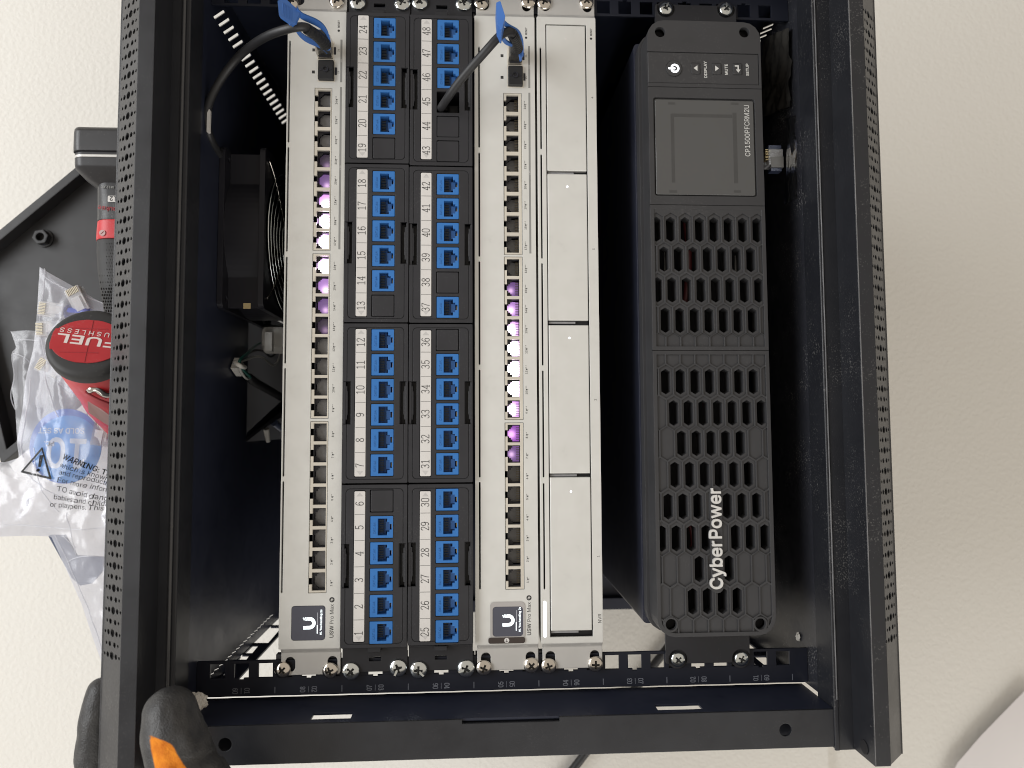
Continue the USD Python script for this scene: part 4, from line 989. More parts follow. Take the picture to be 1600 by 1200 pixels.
part(t, 'web', loft([np.array([atX(a, b, XL + 8 + z_) for a, b, z_ in ring]) for ring in ([(386, 676, zW - 4), (384, 688, zW - 4), (384, 688, zW - 12), (386, 676, zW - 12)], [(470, 598, zW - 4), (480, 626, zW - 4), (480, 626, zW - 12), (470, 598, zW - 12)])]), 'rack_inner')
part(t, 'flange', loft([np.array([atX(a, b, XL + 8 + z_) for a, b, z_ in ring]) for ring in ([(383.5, 686, zW), (385, 690, zW), (385, 690, zW - 4), (383.5, 686, zW - 4)], [(478, 612, zW), (480, 618, zW), (480, 618, zW - 4), (478, 612, zW - 4)])]), 'rack_paint')
t = thing('white_sleeve', 'short white plastic plug with blue end inside the cabinet beside the switch', 'plug', aw(418, 680, 0))
part(t, 'sleeve', tube(PW((416, 670, zW), (419, 690, zW)), [2.6, 2.0], 12, smooth=False), 'white_plastic', 40)
part(t, 'blue_end', tube(PW((428, 660, zW - 4), (440, 669, zW - 4)), 3.4, 10, smooth=False), 'dark_blue', 40)

# ================================================================== transceiver cables
def dac(label, base, boot_pts, tab_fn, cable_pts, tag=None):
    """base: photo rectangle of the plug shell at the switch face"""
    q = rpx(*base, 5.0); zt = 24
    t = thing('fiber_cable', label, 'cable', ((q[0] + q[2]) / 2, (q[1] + q[3]) / 2, 5))
    x0, y0_, x1, y1_ = q[0] + .5, q[1] + .5, q[2] - .5, q[3] - .5
    sh = part(t, 'plug_shell', [bx(x0, y0_, -10, x1, y1_, 15.5)], 'metal_clip')
    part(sh, 'shell_seam', [bx(x0 + .8, y0_ - .02, 6.5, x1 - .8, y0_ + .4, 10), bx(x0 - .05, y0_ + 1, 5.3, x0 + .4, y0_ + 4, 6.2)], 'port_black')
    part(t, 'plug_body', pad(x0 + .8, y0_ + 1.2, x1 - .8, y1_ - 1, 15.5, zt, 1.5, .8), 'boot_black')
    bp = spline(boot_pts, 40); rr_ = np.array([4.0 - .8 * i / 39 + (.28 if (i // 2) % 2 else 0) for i in range(40)])
    part(t, 'strain_relief', tube(bp, rr_, 14, smooth=False), 'boot_black', 50)
    for nm, m in tab_fn(x0, y0_, x1, y1_): part(t, nm, m, 'tab_blue', 40)
    cb = part(t, 'cable_jacket', tube(cable_pts, 2.75, 14, 90), 'cable_black', True)
    if tag is not None: part(cb, 'white_tag', tag, 'label_paper')
    return t
def ribbon(P, Nn, w, th):
    """flat strap along points P; Nn: its width directions"""
    P = spline(P, 30); Nn = np.repeat(np.asarray(Nn[:1], float), 30, 0); rings = []
    T = np.gradient(P, axis=0)
    for p, n, t_ in zip(P, Nn, T):
        n = n / np.linalg.norm(n); b = np.cross(t_, n); b /= np.linalg.norm(b)
        rings.append(np.array([p + n * w / 2 + b * th / 2, p - n * w / 2 + b * th / 2, p - n * w / 2 - b * th / 2, p + n * w / 2 - b * th / 2]))
    return loft(rings)
def tab1(x0, y0_, x1, y1_):
    zz = np.array([.25, .25, 1.0])
    up_ = [at(513, 79, 14), at(515, 64, 24), at(506, 44, 36), at(490, 33, 44), at(474, 26, 52), at(464, 16, 58)]
    lo_ = [at(511, 79, 14), at(497, 69, 24), at(479, 61, 36), at(466, 50, 46), at(458, 38, 54), at(452, 34, 58)]
    n = [zz] * 6
    a = [at(438, 6, 64), at(445, -1, 64), at(466, 18, 58), at(461, 37, 57), at(452, 38, 58), at(441, 29, 62)]
    c_ = [Polygon([(p[0], p[1]) for p in a]).buffer(1.5)]
    zs_ = 61
    pd = ext(c_[0].buffer(-.6), zs_ - 1.2, zs_ + 1.2); d0_, d1_ = at(462, 30, 58), at(440, 10, 64)
    pd.vertices[:, 2] += (pd.vertices[:, 0] - (d0_[0] + d1_[0]) / 2) * (d1_[2] - d0_[2]) / (d1_[0] - d0_[0])
    gr = []
    for k in range(7):
        f = k / 6.; s_, e_ = at(443 + 14 * f, 7 + 9 * f, 63 - 4 * f), at(442 + 15 * f, 27 + 8 * f, 63 - 4 * f)
        s_[2] = e_[2] = zs_ + 1.1 + ((s_[0] + e_[0]) / 2 - (d0_[0] + d1_[0]) / 2) * (d1_[2] - d0_[2]) / (d1_[0] - d0_[0])
        gr.append(tube([s_, e_], .38, 6, smooth=False))
    return [('pull_strap', ribbon(up_, n, 5.2, 1.3)), ('pull_strap', ribbon(lo_, n, 5.2, 1.3)), ('pull_tab', [pd] + gr),
            ('strap_root', loft([np.array([at(a_, b_, z_) for a_, b_, z_ in r_]) for r_ in ([(497, 67, 22), (515, 62, 26), (516, 66, 26), (497, 72, 22)], [(509, 80, 12), (515, 78, 14), (515, 81, 13), (509, 82, 11)])]))]
dac('black cable with wide blue pull tab leaving the switch nearest the rack top', (496.5, 66, 521.5, 93), P3((509, 71, 22), (504, 64, 28), (494, 55, 38), (479, 45, 48)), tab1,
    P3((485, 48, 43), (474, 42, 50), (455, 44, 50), (425, 53, 42), (395, 70, 26), (368, 94, 14), (343, 128, 8), (328, 158, 6), (322.5, 186, 4), (326, 208, 0), (336, 230, -12), (356, 262, -38)),
    loft([rring(*xy(323, 207, 7), *xy(328.5, 171, 7), .8, 5), rring(*xy(323, 207, 7), *xy(328.5, 171, 7), .8, 7.2)]))
def tab2(x0, y0_, x1, y1_):
    zz = np.array([.9, .3, .35])
    up_ = [at(815, 88, 14), at(815, 66, 26), at(810, 51, 36), at(798, 43, 46), at(788, 36, 54), at(784, 30, 58)]
    lo_ = [at(814, 86, 14), at(811, 74, 22), at(801, 70, 32), at(790, 65, 42), at(784, 56, 50), at(781, 48, 57)]
    n = [zz] * 6
    g = Polygon([tuple(xy(a_, b_, 60)) for a_, b_ in ((776, 14), (780.5, 12), (787.5, 34), (783, 53), (778, 46))]).buffer(.5)
    return [('pull_strap', ribbon(up_, n, 2.4, 1.6)), ('pull_strap', ribbon(lo_, n, 2.4, 1.6)), ('pull_tab', ext(g, 50, 66)),
            ('strap_root', ext(Polygon([tuple(xy(a_, b_, 18)) for a_, b_ in ((803, 70), (815, 66), (816, 90), (813, 92), (810, 80))]), 14, 20))]
dac('black cable with narrow blue tab arching from the second switch into opening 45', (793, 74, 816, 102), P3((808, 77, 22), (807, 70, 28), (804, 60, 38), (800, 53, 45)), tab2,
    P3((803, 58, 40), (797, 50, 48), (785, 53, 50), (765, 73, 48), (740, 101, 40), (715, 131, 30), (698, 155, 20), (688, 170, 6), (686, 174, -10)))
for sfp_q, lab in ((sw1['sfp'][1], 'black dust plug in the empty cage of the switch nearest the rack top'), (sw2['sfp'][1], 'black dust plug in the empty cage of the second switch')):
    q = rpx(*sfp_q, 5.0); t = thing('dust_plug', lab, 'plug', ((q[0] + q[2]) / 2, (q[1] + q[3]) / 2, 5))
    part(t, 'plug_face', pad(q[0] + .15, q[1] + .15, q[2] - .15, q[3] - .15, -6, 7.5, .8, .6), 'boot_black')
    c = ((q[0] + q[2]) / 2, (q[1] + q[3]) / 2)
    part(t, 'finger_grip', [ext(Point(c[0], c[1]).buffer(1.9).difference(Point(c[0] - .3, c[1] + .4).buffer(1.3)), 7.5, 8.2), bx(c[0] - 4.2, c[1] - .7, 7.5, c[0] - 2.6, c[1] + .5, 7.8), bx(c[0] + 2.5, c[1] - .4, 7.5, c[0] + 3.6, c[1] + .4, 7.8)], 'port_black')

# ================================================================== drill lying on the rack top
cz = 32.0; cc = at(138, 534, cz); RB = 25.0
dr = thing('cordless_drill', 'black and red cordless drill lying on the cabinet with its round end cap facing out', 'drill', (cc[0], cc[1], 0))
axis = at(214, 652, -75) - cc; axis /= np.linalg.norm(axis)
u = np.array([1, 0, 0]) - axis * axis[0]; u /= np.linalg.norm(u); v = np.cross(u, axis) * -1
if v[1] < 0: v = -v
def disc(r, d, a=1.0, b=1.0, n=48): return np.array([cc + axis * d + u * r * a * math.cos(t) + v * r * b * math.sin(t) for t in np.linspace(0, 2 * math.pi, n, endpoint=False)])
def orient(m):
    m = trimesh.Trimesh(m.vertices, m.faces, process=False)
    if m.volume < 0: m.faces = m.faces[:, ::-1]
    return m
cap = part(dr, 'end_cap', orient(loft([disc(RB * f, d) for f, d in ((.97, 11), (1.0, 9), (1.0, 4), (.975, 1.6), (.92, .4), (.84, -.3), (.60, -.5), (.3, -.5))])), 'tool_rubber', 35)
cw = Polygon([(21.3 * math.cos(t), 15.7 * math.sin(t)) for t in np.linspace(0, 2 * math.pi, 40)]).intersection(box(-21, -15.5, 21, 15.5))
cw = cw.union(box(-21.0, -7.5, 21.0, 7.5).intersection(Point(0, 0).buffer(21.4)))
def onto(m, d): return remap(m, lambda w: cc + np.outer(w[:, 0], u) + np.outer(w[:, 1], v) - np.outer(w[:, 2] - d, axis))
badge = part(cap, 'red_badge', orient(onto(ext(cw, -1, .4), -.6)), 'cap_red')
seg = [ext(line([(-.2, 15.2), (1.6, -15.2)], .25), .2, .62), ext(line([(-13, 8.2), (9.5, 9.6)], .3), .2, .62), ext(line([(-14, -9.4), (8, -8.0)], .3), .2, .62)]
part(badge, 'seam', orient(onto(trimesh.util.concatenate(seg), -.6)), 'tool_dark_red')
f1 = meshkit.text_mesh('FUEL', 5.4, .3, True); f1.apply_scale((34.5 / f1.extents[0], 1.12, 1)); f2 = meshkit.text_mesh('B R U S H L E S S', 3.1, .3, False); f2.apply_scale((37.5 / f2.extents[0], 1, 1))
for m, x_, y_ in ((f1, 17.8, 1.6), (f2, 20.5, 3.0)):
    m.apply_transform(trimesh.transformations.rotation_matrix(math.pi - .045, (0, 0, 1))); m.apply_translation((x_, y_ + (0 if m is f1 else 3.4), .35))
f1.apply_translation((0, .6, 0))
part(badge, 'badge_text', onto(trimesh.util.concatenate([f1, f2]), -.6), 'tool_text')
part(dr, 'motor_housing', orient(loft([disc(RB * f, d) for f, d in ((.90, 8), (.965, 11), (.98, 60), (1.02, 75), (.95, 110), (.75, 135), (.55, 150), (.4, 165))])), 'tool_red', 35)
clp = at(165, 613, 8)
part(dr, 'belt_clip', tube(P3((141, 610, 22), (146, 607, 24), (154, 609, 22), (164, 616, 18), (176, 613, 14), (190, 606, 10)), [1.5, 2.4, 2.8, 3.2, 3.0, 2.6] and 2.3, 10, 30), 'metal_clip', True)
part(dr, 'housing_vent', [tube(P3((136, 604, 24), (150, 612, 20), (166, 622, 14)), .8, 6, 12), tube(P3((133, 612, 23), (150, 622, 18), (170, 630, 12)), .8, 6, 12)], 'tool_dark_red', True)
rl = [at(138, 627, 12), at(160, 640, 8), at(176, 652, 4), at(176, 668, 3), at(162, 660, 6), at(140, 645, 11)]
rl = np.array(rl); part(dr, 'rating_label', trimesh.Trimesh(np.vstack([rl, rl + [0, 0, 1.0]]), [(6, 8, 7), (6, 9, 8), (6, 10, 9), (6, 11, 10)] + [(0, 1, 2), (0, 2, 3), (0, 3, 4), (0, 4, 5)], process=False), 'card_pink')
# handle, red band, battery: sections across the handle
def sect(py, xl, w, z0, z1, r_, k=6):
    x0 = at(xl, py, z1 - 8)[0]; y = at(xl, py, z1 - 8)[1]
    g = rring(x0, z0, x0 + w, z1, r_, 0, k); return np.stack([g[:, 0], np.full(len(g), y), g[:, 1]], 1)
def handle(name, secs, mat, parent=dr): return part(parent, name, orient(loft([sect(*s) for s in secs])), mat, 40)
hz = (-34, 10)
handle('grip', [(520, 166, 30, -40, 4, 10), (480, 160, 31, -38, 7, 12), (450, 153.5, 33, *hz, 13), (420, 149.5, 34, *hz, 13), (395, 148.2, 34, *hz, 13), (377, 149, 33.5, *hz, 13)], 'tool_rubber')
kn = []
for a_ in range(22):
    for b_ in range(9):
        py = 381 + 5.0 * a_; px = 155.5 + (py - 400) ** 2 * .0011 + b_ * 3.8 + (a_ % 2) * 1.9
        c = at(px, py, hz[1] - 3.2 * (1 - b_ / 4.) ** 2 * (b_ < 4) - .4 + (.0)); kn.append(trimesh.Trimesh(c + np.array([[-.75, 0, 0], [0, .95, 0], [.75, 0, 0], [0, -.95, 0], [0, 0, .8]]), [(0, 4, 1), (1, 4, 2), (2, 4, 3), (3, 4, 0)], process=False))
part(dr, 'grip_texture', [trimesh.Trimesh(k_.vertices, k_.faces[:, ::-1], process=False) for k_ in kn], 'tool_rubber', kind='stuff')
handle('red_band', [(376.5, 148.2, 34.5, -35, 10.8, 13), (373, 147.6, 35, -35, 11.4, 13), (350, 149.4, 34, -35, 11.4, 13), (347.5, 150, 33.5, -35, 11, 13)], 'tool_red')
hn = handle('handle_neck', [(347.4, 150.4, 33, -35, 10.6, 12), (320, 151, 33, -36, 10.6, 12), (292, 153, 34, -38, 10.4, 10), (286, 156, 34, -38, 8, 9)], 'tool_black')
handle('battery_foot', [(302, 160, 30, -40, 6, 8), (285, 138, 46, -54, 12, 8), (267, 120.5, 58, -62, 18, 8), (262, 119.5, 58.5, -62, 18.5, 8), (246, 119.5, 58.5, -62, 18.5, 8), (242, 121, 57.5, -61, 17.5, 8)], 'tool_black')
bt = handle('battery_pack', [(241.5, 118.5, 58.8, -63, 19, 7), (236, 118.3, 59, -63, 19.3, 7), (212, 119.3, 59, -63, 19.3, 7), (208, 121, 58, -62, 18, 6), (206, 124, 56, -58, 14, 5)], 'tool_black')
part(bt, 'bead', orient(loft([sect(251.5, 119.2, 58.8, -62, 18.9, 8), sect(249.5, 118.9, 59.1, -62, 19.3, 8), sect(247.5, 119.2, 58.8, -62, 18.9, 8)])), 'ear_steel', 40)
zl = 10.75
def lab(s, h, a_, b_, mat, ang=180, bold=False):
    c = at(a_, b_, zl); return part(hn, 'label_print', text(s, h, c[0], c[1], zl, rot=ang, depth=.12, bold=bold), mat)
c = rpx(168.5, 306, 186, 315.5, zl); part(hn, 'number_plate', ext(rr(*c, .6), zl - .2, zl + .1), 'label_paper'); c = at(184, 307, zl); part(hn, 'number_text', text('12', 3.0, c[0], c[1], zl + .1, rot='flip', depth=.08, bold=True), 'ink')
lab('Milwaukee', 3.2, 206, 327, 'tool_dark_red', 174); lab('M12 XC', 1.6, 178, 291, 'ink_grey', 178, True); lab('2.0', 1.9, 195, 289.5, 'label_paper', 176, True)
c = at(160, 364, 11.4); part(dr, 'emblem', ext(Point(*c[:2]).buffer(2.0).difference(line([(c[0] - 1, c[1] - 1), (c[0] + 1, c[1] + 1)], .6)), 11.0, 11.7), 'card_pink')

# ================================================================== black tray panel leaning behind the drill
zp = -150.0
cor = [at(a_, b_, zp)[:2] for a_, b_ in ((-55, 424), (330, 106), (403, 407), (18, 724))]
pg = Polygon([tuple(c) for c in cor]); inn = pg.buffer(-7.0, join_style='mitre')
pn = thing('metal_panel', 'black metal panel with raised rim and hex nut leaning behind the drill', 'panel', (*np.mean(cor, 0), zp))
part(pn, 'sheet', ext(pg.buffer(-1), zp - 1.5, zp), 'rim_paint')
part(pn, 'rim', ext(pg.difference(inn), zp + .1, zp + 13), 'rim_paint')
c = at(70, 373, zp); part(pn, 'nut_washer', ext(Point(*c[:2]).buffer(8.0, quad_segs=10), zp + .05, zp + 1.6), 'rim_paint')
part(pn, 'hex_nut', ext(Polygon([(c[0] + 6.9 * math.cos(t), c[1] + 6.9 * math.sin(t)) for t in np.radians(np.arange(10, 370, 60))]).difference(Point(*c[:2]).buffer(3.6)), zp + 1.6, zp + 7), 'rim_paint')
t = thing('plastic_strip', 'small bright blue plastic strip poking out below the black panel', 'strip', at(0, 702, -170))
part(t, 'strip_body', ext(Polygon([tuple(xy(a_, b_, -170)) for a_, b_ in ((-30, 690), (2, 695), (10, 703), (12, 709), (-30, 709))]), -172, -170), 'bright_blue')

# ================================================================== clear bags with connectors
usdkit.material(stage, '/World/Looks/clear_bag', {
    't': ('texture_coordinate', {}), 'n': ('noise_texture', {'scale': 26, 'detail': 4, 'distortion': 1.2}), 'm': ('map_range', {'from_min': .35, 'from_max': .75, 'to_min': .24, 'to_max': .42, 'clamp': True}),
    'tr': ('transparent_bsdf', {'color': (.97, .97, 1.0)}), 'd': ('diffuse_bsdf', {'color': (.88, .90, .98)}), 'tl': ('translucent_bsdf', {'color': (.88, .90, .98)}), 'dt': ('mix_closure', {'fac': .4}),
    'mx': ('mix_closure', {}), 'fr': ('fresnel', {'IOR': 1.45}), 'g': ('glossy_bsdf', {'roughness': .2, 'color': (1, 1, 1)}), 'out': ('mix_closure', {})},
    [('t.object', 'n.vector'), ('n.fac', 'm.value'), ('m.result', 'mx.fac'), ('tr.BSDF', 'mx.closure1'), ('d.BSDF', 'dt.closure1'), ('tl.BSDF', 'dt.closure2'), ('dt.closure', 'mx.closure2'),
     ('fr.fac', 'out.fac'), ('mx.closure', 'out.closure1'), ('g.BSDF', 'out.closure2')], surface='out.closure')
usdkit.material(stage, '/World/Looks/bag_crease', {'d': ('principled_bsdf', {'base_color': (.86, .88, .94), 'roughness': .3, 'alpha': .35})}, surface='d.BSDF')
def film_layer(pp, zbase, amp, seed, step=3.2, bulge=10, sgn=1):
    poly = Polygon([tuple(xy(a_, b_, zbase)) for a_, b_ in pp]).buffer(0)
    b = poly.bounds; pts = [(x, y) for x in np.arange(b[0], b[2], step) for y in np.arange(b[1], b[3], step) if poly.buffer(-step * .5).contains(Point(x, y))]
    ex = [poly.exterior.interpolate(d).coords[0] for d in np.arange(0, poly.exterior.length, step)]
    pts = np.array(pts + ex) + 0.0; t = Delaunay(pts).simplices; c = pts[t].mean(1)
    pb = poly.buffer(.05); t = t[[pb.contains(Point(*q)) for q in c]]
    a = pts[t]; ar = (a[:, 1, 0] - a[:, 0, 0]) * (a[:, 2, 1] - a[:, 0, 1]) - (a[:, 1, 1] - a[:, 0, 1]) * (a[:, 2, 0] - a[:, 0, 0])
    t = t[np.abs(ar) > 1e-6]; ar = ar[np.abs(ar) > 1e-6]; t[ar < 0] = t[ar < 0][:, ::-1]
    def zf(x, y):
        x, y = np.asarray(x, float), np.asarray(y, float)
        d = np.array([poly.exterior.distance(Point(*q)) for q in np.c_[x.ravel(), y.ravel()]]).reshape(x.shape)
        P = np.stack([x, y, np.zeros_like(x)], -1); P[..., 0] += 8 * meshkit.noise(P / 21., seed + 5)
        n = 1 - np.abs(2 * meshkit.fbm(P / 26., 3, seed) - 1); n2 = 1 - np.abs(2 * meshkit.noise(P @ np.array([[.8, .5, 0], [-.3, .35, 0], [0, 0, 1]]) / 13., seed + 9) - 1)
        e = 1 - np.exp(-d / 9.)
        return zbase + sgn * e * (bulge * (1 - np.exp(-d / 25.)) + amp * (n ** 3 + .7 * n2 ** 4))
    z = zf(pts[:, 0], pts[:, 1])
    return trimesh.Trimesh(np.c_[pts, z], t if sgn > 0 else t[:, ::-1], process=False), zf, poly
zb = -62.0
bag_px = [(62, 417), (74, 425), (110, 445), (150, 468), (200, 492), (205, 700), (205, 1060), (178, 1046), (160, 1038), (146, 1000), (128, 945), (100, 882), (80, 838), (40, 837), (-40, 840), (-40, 722), (10, 722), (30, 715), (26, 690), (35, 640), (40, 592), (52, 545), (57, 500), (60, 450)]
bag = thing('plastic_bag', 'clear bag of cable plugs with printed warning and blue round card beside the drill', 'bag', (*xy(110, 680, zb), zb))
m1, zf1, bp_ = film_layer(bag_px, zb, 2.8, 3, 2.6)
part(bag, 'front_film', m1, 'clear_bag', True)
m2, zf2, _ = film_layer(bag_px, zb - .6, 4.0, 8, 5.0, 12, -1)
part(bag, 'back_film', m2, 'clear_bag', True)
cr_ = []
for pl in ([(62, 417), (64, 432), (60, 470), (57, 512), (64, 545), (72, 560)], [(64, 430), (95, 448), (140, 466), (172, 480)], [(80, 838), (95, 868), (118, 920), (140, 975), (152, 1015), (160, 1038)], [(105, 800), (110, 830), (116, 868)], [(0, 822), (40, 822), (90, 826), (165, 824)],
           [(30, 715), (27, 690), (36, 640), (42, 592)], [(40, 740), (70, 760), (110, 785)], [(66, 560), (80, 620), (96, 652)], [(97, 838), (108, 848), (117, 856)], [(100, 880), (118, 872), (150, 868)], [(92, 800), (72, 770), (50, 700)]):
    q = np.array([xy(a_, b_, zb + 6) for a_, b_ in pl]); q = spline(q, 24) if len(q) > 2 else q
    z = zf1(q[:, 0], q[:, 1]) + .25; cr_.append(tube(np.c_[q, z], .42, 5, smooth=False))
part(bag, 'crease', cr_, 'bag_crease', True)
ink = []
def on_bag(m, lift=1.1):
    m = m.copy(); m.vertices[:, 2] = m.vertices[:, 2] * 0 + zf1(m.vertices[:, 0], m.vertices[:, 1]) + lift; return m
def wline(s, a_, b_, ang, h, bold=False, sq=1.0):
    c = xy(a_, b_, zb + 10); m = meshkit.text_mesh(s, h, .05, bold); m.apply_scale((sq, 1, 1))
    m.apply_transform(trimesh.transformations.rotation_matrix(math.radians(ang), (0, 0, 1))); m.apply_translation((c[0], c[1], 0)); return on_bag(m)
for s, a_, b_, ang, h, bo_ in (('WARNING: This product', 96.5, 716, -23, 3.9, True), ('which is known to the State', 94.5, 729, -19, 3.5, False), ('and reproductive harm.', 94, 740, -16, 3.5, False), ('For more information', 91, 752.5, -14, 3.6, False),
                               ('TO avoid danger of s', 87.5, 767, -13, 3.9, False), ('babies and children. D', 81, 780, -9, 3.5, False), ('or playpens. This bag is', 74.5, 792, -5, 3.5, False)):
    ink.append(wline(s, a_, b_, ang, h, bo_))
tri = np.array([xy(a_, b_, zb + 10) for a_, b_ in ((25.7, 738), (63, 699.6), (80.7, 748))]); tg = Polygon(tri).buffer(-.2)
ink.append(on_bag(ext(tg.buffer(.7).difference(tg.buffer(-.9)), 0, .05)))
ex = [xy(a_, b_, zb + 10) for a_, b_ in ((62, 712.5), (58.2, 729))]; ink.append(on_bag(ext(unary_union([Polygon([(ex[0][0] - 1.5, ex[0][1]), (ex[0][0] + 1.5, ex[0][1] + .3), (ex[1][0] + .6, ex[1][1]), (ex[1][0] - .6, ex[1][1])]).buffer(.4), Point(*xy(56.5, 735, zb + 10)).buffer(1.1)]), 0, .05)))
part(bag, 'warning_print', ink, 'bag_ink')
cd = thing('count_card', 'round blue card reading 10 PC SOLD AS SET inside the clear bag', 'card', at(103, 697, zb - 3))
zc_ = zb - 3.0; c = xy(102.5, 697, zc_)
part(cd, 'card_disc', ext(affinity.scale(Point(*c).buffer(27.2, quad_segs=16), .98, 1.05), zc_ - .6, zc_), 'sticker_rim')
part(cd, 'card_face', ext(affinity.scale(Point(c[0] + 1.4, c[1] - 2.2).buffer(25.6, quad_segs=16), .98, 1.0), zc_, zc_ + .15), 'sticker_blue')
def ctext(s, h, a_, b_, bold=True, sq=1.0, rot=180):
    m = meshkit.text_mesh(s, h, .12, bold); m.apply_scale((sq, 1, 1)); m.apply_transform(trimesh.transformations.rotation_matrix(math.radians(rot), (0, 0, 1))); q = xy(a_, b_, zc_); m.apply_translation((q[0], q[1], zc_ + .2)); return m
part(cd, 'card_text', [ctext('10', 22, 141, 687.5, True, .82, 177), ctext('SOLD AS SET', 4.0, 133, 669.5, True, .98, 179), ctext('PC.', 3.6, 86, 689.5, True)], 'sticker_white')
b2 = thing('plastic_bag', 'smaller empty clear bag tucked behind the bag of cable plugs', 'bag', (*xy(40, 560, -100), -100))
m3, _, _ = film_layer([(17, 518), (40, 516), (70, 518), (75, 640), (40, 690), (27, 690), (24, 640), (18, 608), (22, 585), (19, 552), (26, 545)], -100, 5, 21, 4, 5)
part(b2, 'film', m3, 'clear_bag', True)
part(b2, 'crease', [tube([at(a_, b_, -96) for a_, b_ in pl], .4, 5, 20) for pl in ([(17, 518), (26, 545), (19, 552), (22, 585), (18, 608), (24, 640)], [(24, 532), (45, 531), (60, 533)], [(20, 552), (40, 560), (52, 575)])], 'bag_crease', True)
mk('pin_pale', (.50, .45, .34), .35, metal=.6)
def plug(px, py, ang, z, boot, label, w=1.0):
    px += 10
    t = thing('cable_plug', label, 'plug', at(px, py, z), group=None)
    c = at(px, py, z); a = math.radians(ang); ex_, ey_ = np.array([math.cos(a), math.sin(a), 0]), np.array([-math.sin(a), math.cos(a), 0]); ez = np.array([0, 0, 1.0])
    def loc(m): return remap(m, lambda q: c + np.outer(q[:, 0], ex_) + np.outer(q[:, 1], ey_) + np.outer(q[:, 2], ez))
    part(t, 'clear_body', loc(trimesh.util.concatenate([pad(-10, -5.8, 10.5, 5.8, -4, 3.5, .6, .5), bx(-9, -3, 3.5, 2, 3, 5.0)])), 'clear_hard')
    part(t, 'contacts', loc(trimesh.util.concatenate([bx(5.2, -4.4 + 1.16 * k, -3.6, 10.3, -3.9 + 1.16 * k, 3.9) for k in range(8)])), 'pin_pale')
    part(t, 'wire_guide', loc(trimesh.util.concatenate([bx(-4, -4.4 + 2.2 * k, -2, 4, -3.2 + 2.2 * k, 1) for k in range(4)])), 'label_ghost')
    if boot: part(t, 'boot', loc(loft([np.array([[x_, s_ * math.cos(q), .85 * s_ * math.sin(q)] for q in np.linspace(0, 2 * math.pi, 13)[:-1]][::1]) for x_, s_ in ((-24, 3.4), (-20, 4.2), (-12, 5.4), (-9, 5.5))])), 'boot_lavender', 40)
zi = zb + 1.5
for (px, py, ang, bo_, lb_) in ((76, 485, 174, True, 'clear plug with lavender boot, topmost along the left of the bag'), (72, 514, 183, False, 'clear plug without visible boot, lying flat above the rubber cap ring'),
                               (114, 470, 118, True, 'clear plug with gold contacts tilted at the top of the bag'), (72, 577, 152, False, 'clear plug tilted left of the red drill body'), (95, 592, 140, True, 'clear plug angled beside the round end cap, lavender boot pointing down'),
                               (150, 676, 80, False, 'clear plug overlapping the right edge of the blue card')):
    plug(px, py, ang, zi if lb_[-4:] != 'card' else zi + 1.5, bo_, lb_)
t = thing('blue_sleeve', 'dark blue soft tab seen through the lower part of the clear bag', 'tab', at(125, 880, -100))
part(t, 'tab_body', ext(Polygon([tuple(xy(a_, b_, -100)) for a_, b_ in ((78, 838), (100, 838), (118, 870), (160, 872), (158, 892), (142, 910), (126, 913), (114, 902))]).buffer(1), -102, -100), 'dark_blue')

# ================================================================== gloved hand holding the rack's corner
hand_def = {
    'thumb': [(at(266, 1115, 76), 14.6), (at(271, 1148, 79), 16.6), (at(286, 1196, 80), 18.2), (at(325, 1262, 72), 20), (at(380, 1345, 48), 22)],
    'index': [(at(160, 1082, 30), 9.4), (at(153, 1124, 31), 10.6), (at(149, 1180, 30), 11.6), (at(178, 1270, 28), 13), (at(250, 1370, 30), 16)],
    'middle': [(at(180, 1070, 4), 9.4), (at(172, 1120, 5), 10.6), (at(170, 1185, 6), 11.6), (at(195, 1280, 6), 13), (at(265, 1385, 12), 16)],
    'ring': [(at(200, 1078, -22), 9.2), (at(190, 1124, -20), 10.2), (at(188, 1190, -18), 11.2), (at(212, 1290, -14), 12.5), (at(285, 1395, -4), 15)],
    'little': [(at(218, 1110, -44), 8.2), (at(208, 1145, -42), 9.2), (at(206, 1205, -38), 10.2), (at(230, 1300, -30), 11.5), (at(305, 1400, -16), 14)]}
bones = []
def sph(c, r): return manifold3d.Manifold.sphere(r, 20).translate(tuple(map(float, c)))
for n_, ch_ in hand_def.items():
    for (a_, ra_), (b_, rb_2) in zip(ch_[:-1], ch_[1:]): bones.append(manifold3d.Manifold.batch_hull([sph(a_, ra_), sph(b_, rb_2)]))
palm = [hand_def[k][-1] for k in ('thumb', 'index', 'middle', 'ring', 'little')] + [(at(330, 1470, 10), 22), (at(370, 1460, 24), 22)]
bones.append(manifold3d.Manifold.batch_hull([sph(c_, r_) for c_, r_ in palm]))
bones.append(manifold3d.Manifold.batch_hull([sph(at(350, 1470, 16), 24), sph(at(390, 1640, 16), 30)]))
bones.append(manifold3d.Manifold.batch_hull([sph(at(390, 1640, 16), 30), sph(at(430, 1900, 16), 38)]))
hm = manifold3d.Manifold()
for b_ in bones: hm = hm + b_
hm = hm.refine_to_length(2.6).to_mesh(); hm = trimesh.Trimesh(hm.vert_properties[:, :3], hm.tri_verts, process=True)
trimesh.smoothing.filter_taubin(hm, iterations=14)
V = np.asarray(hm.vertices); near = V[:, 1] > at(300, 1290, 60)[1]
nz = meshkit.fbm(V / 9.0, 3, 4) - .5
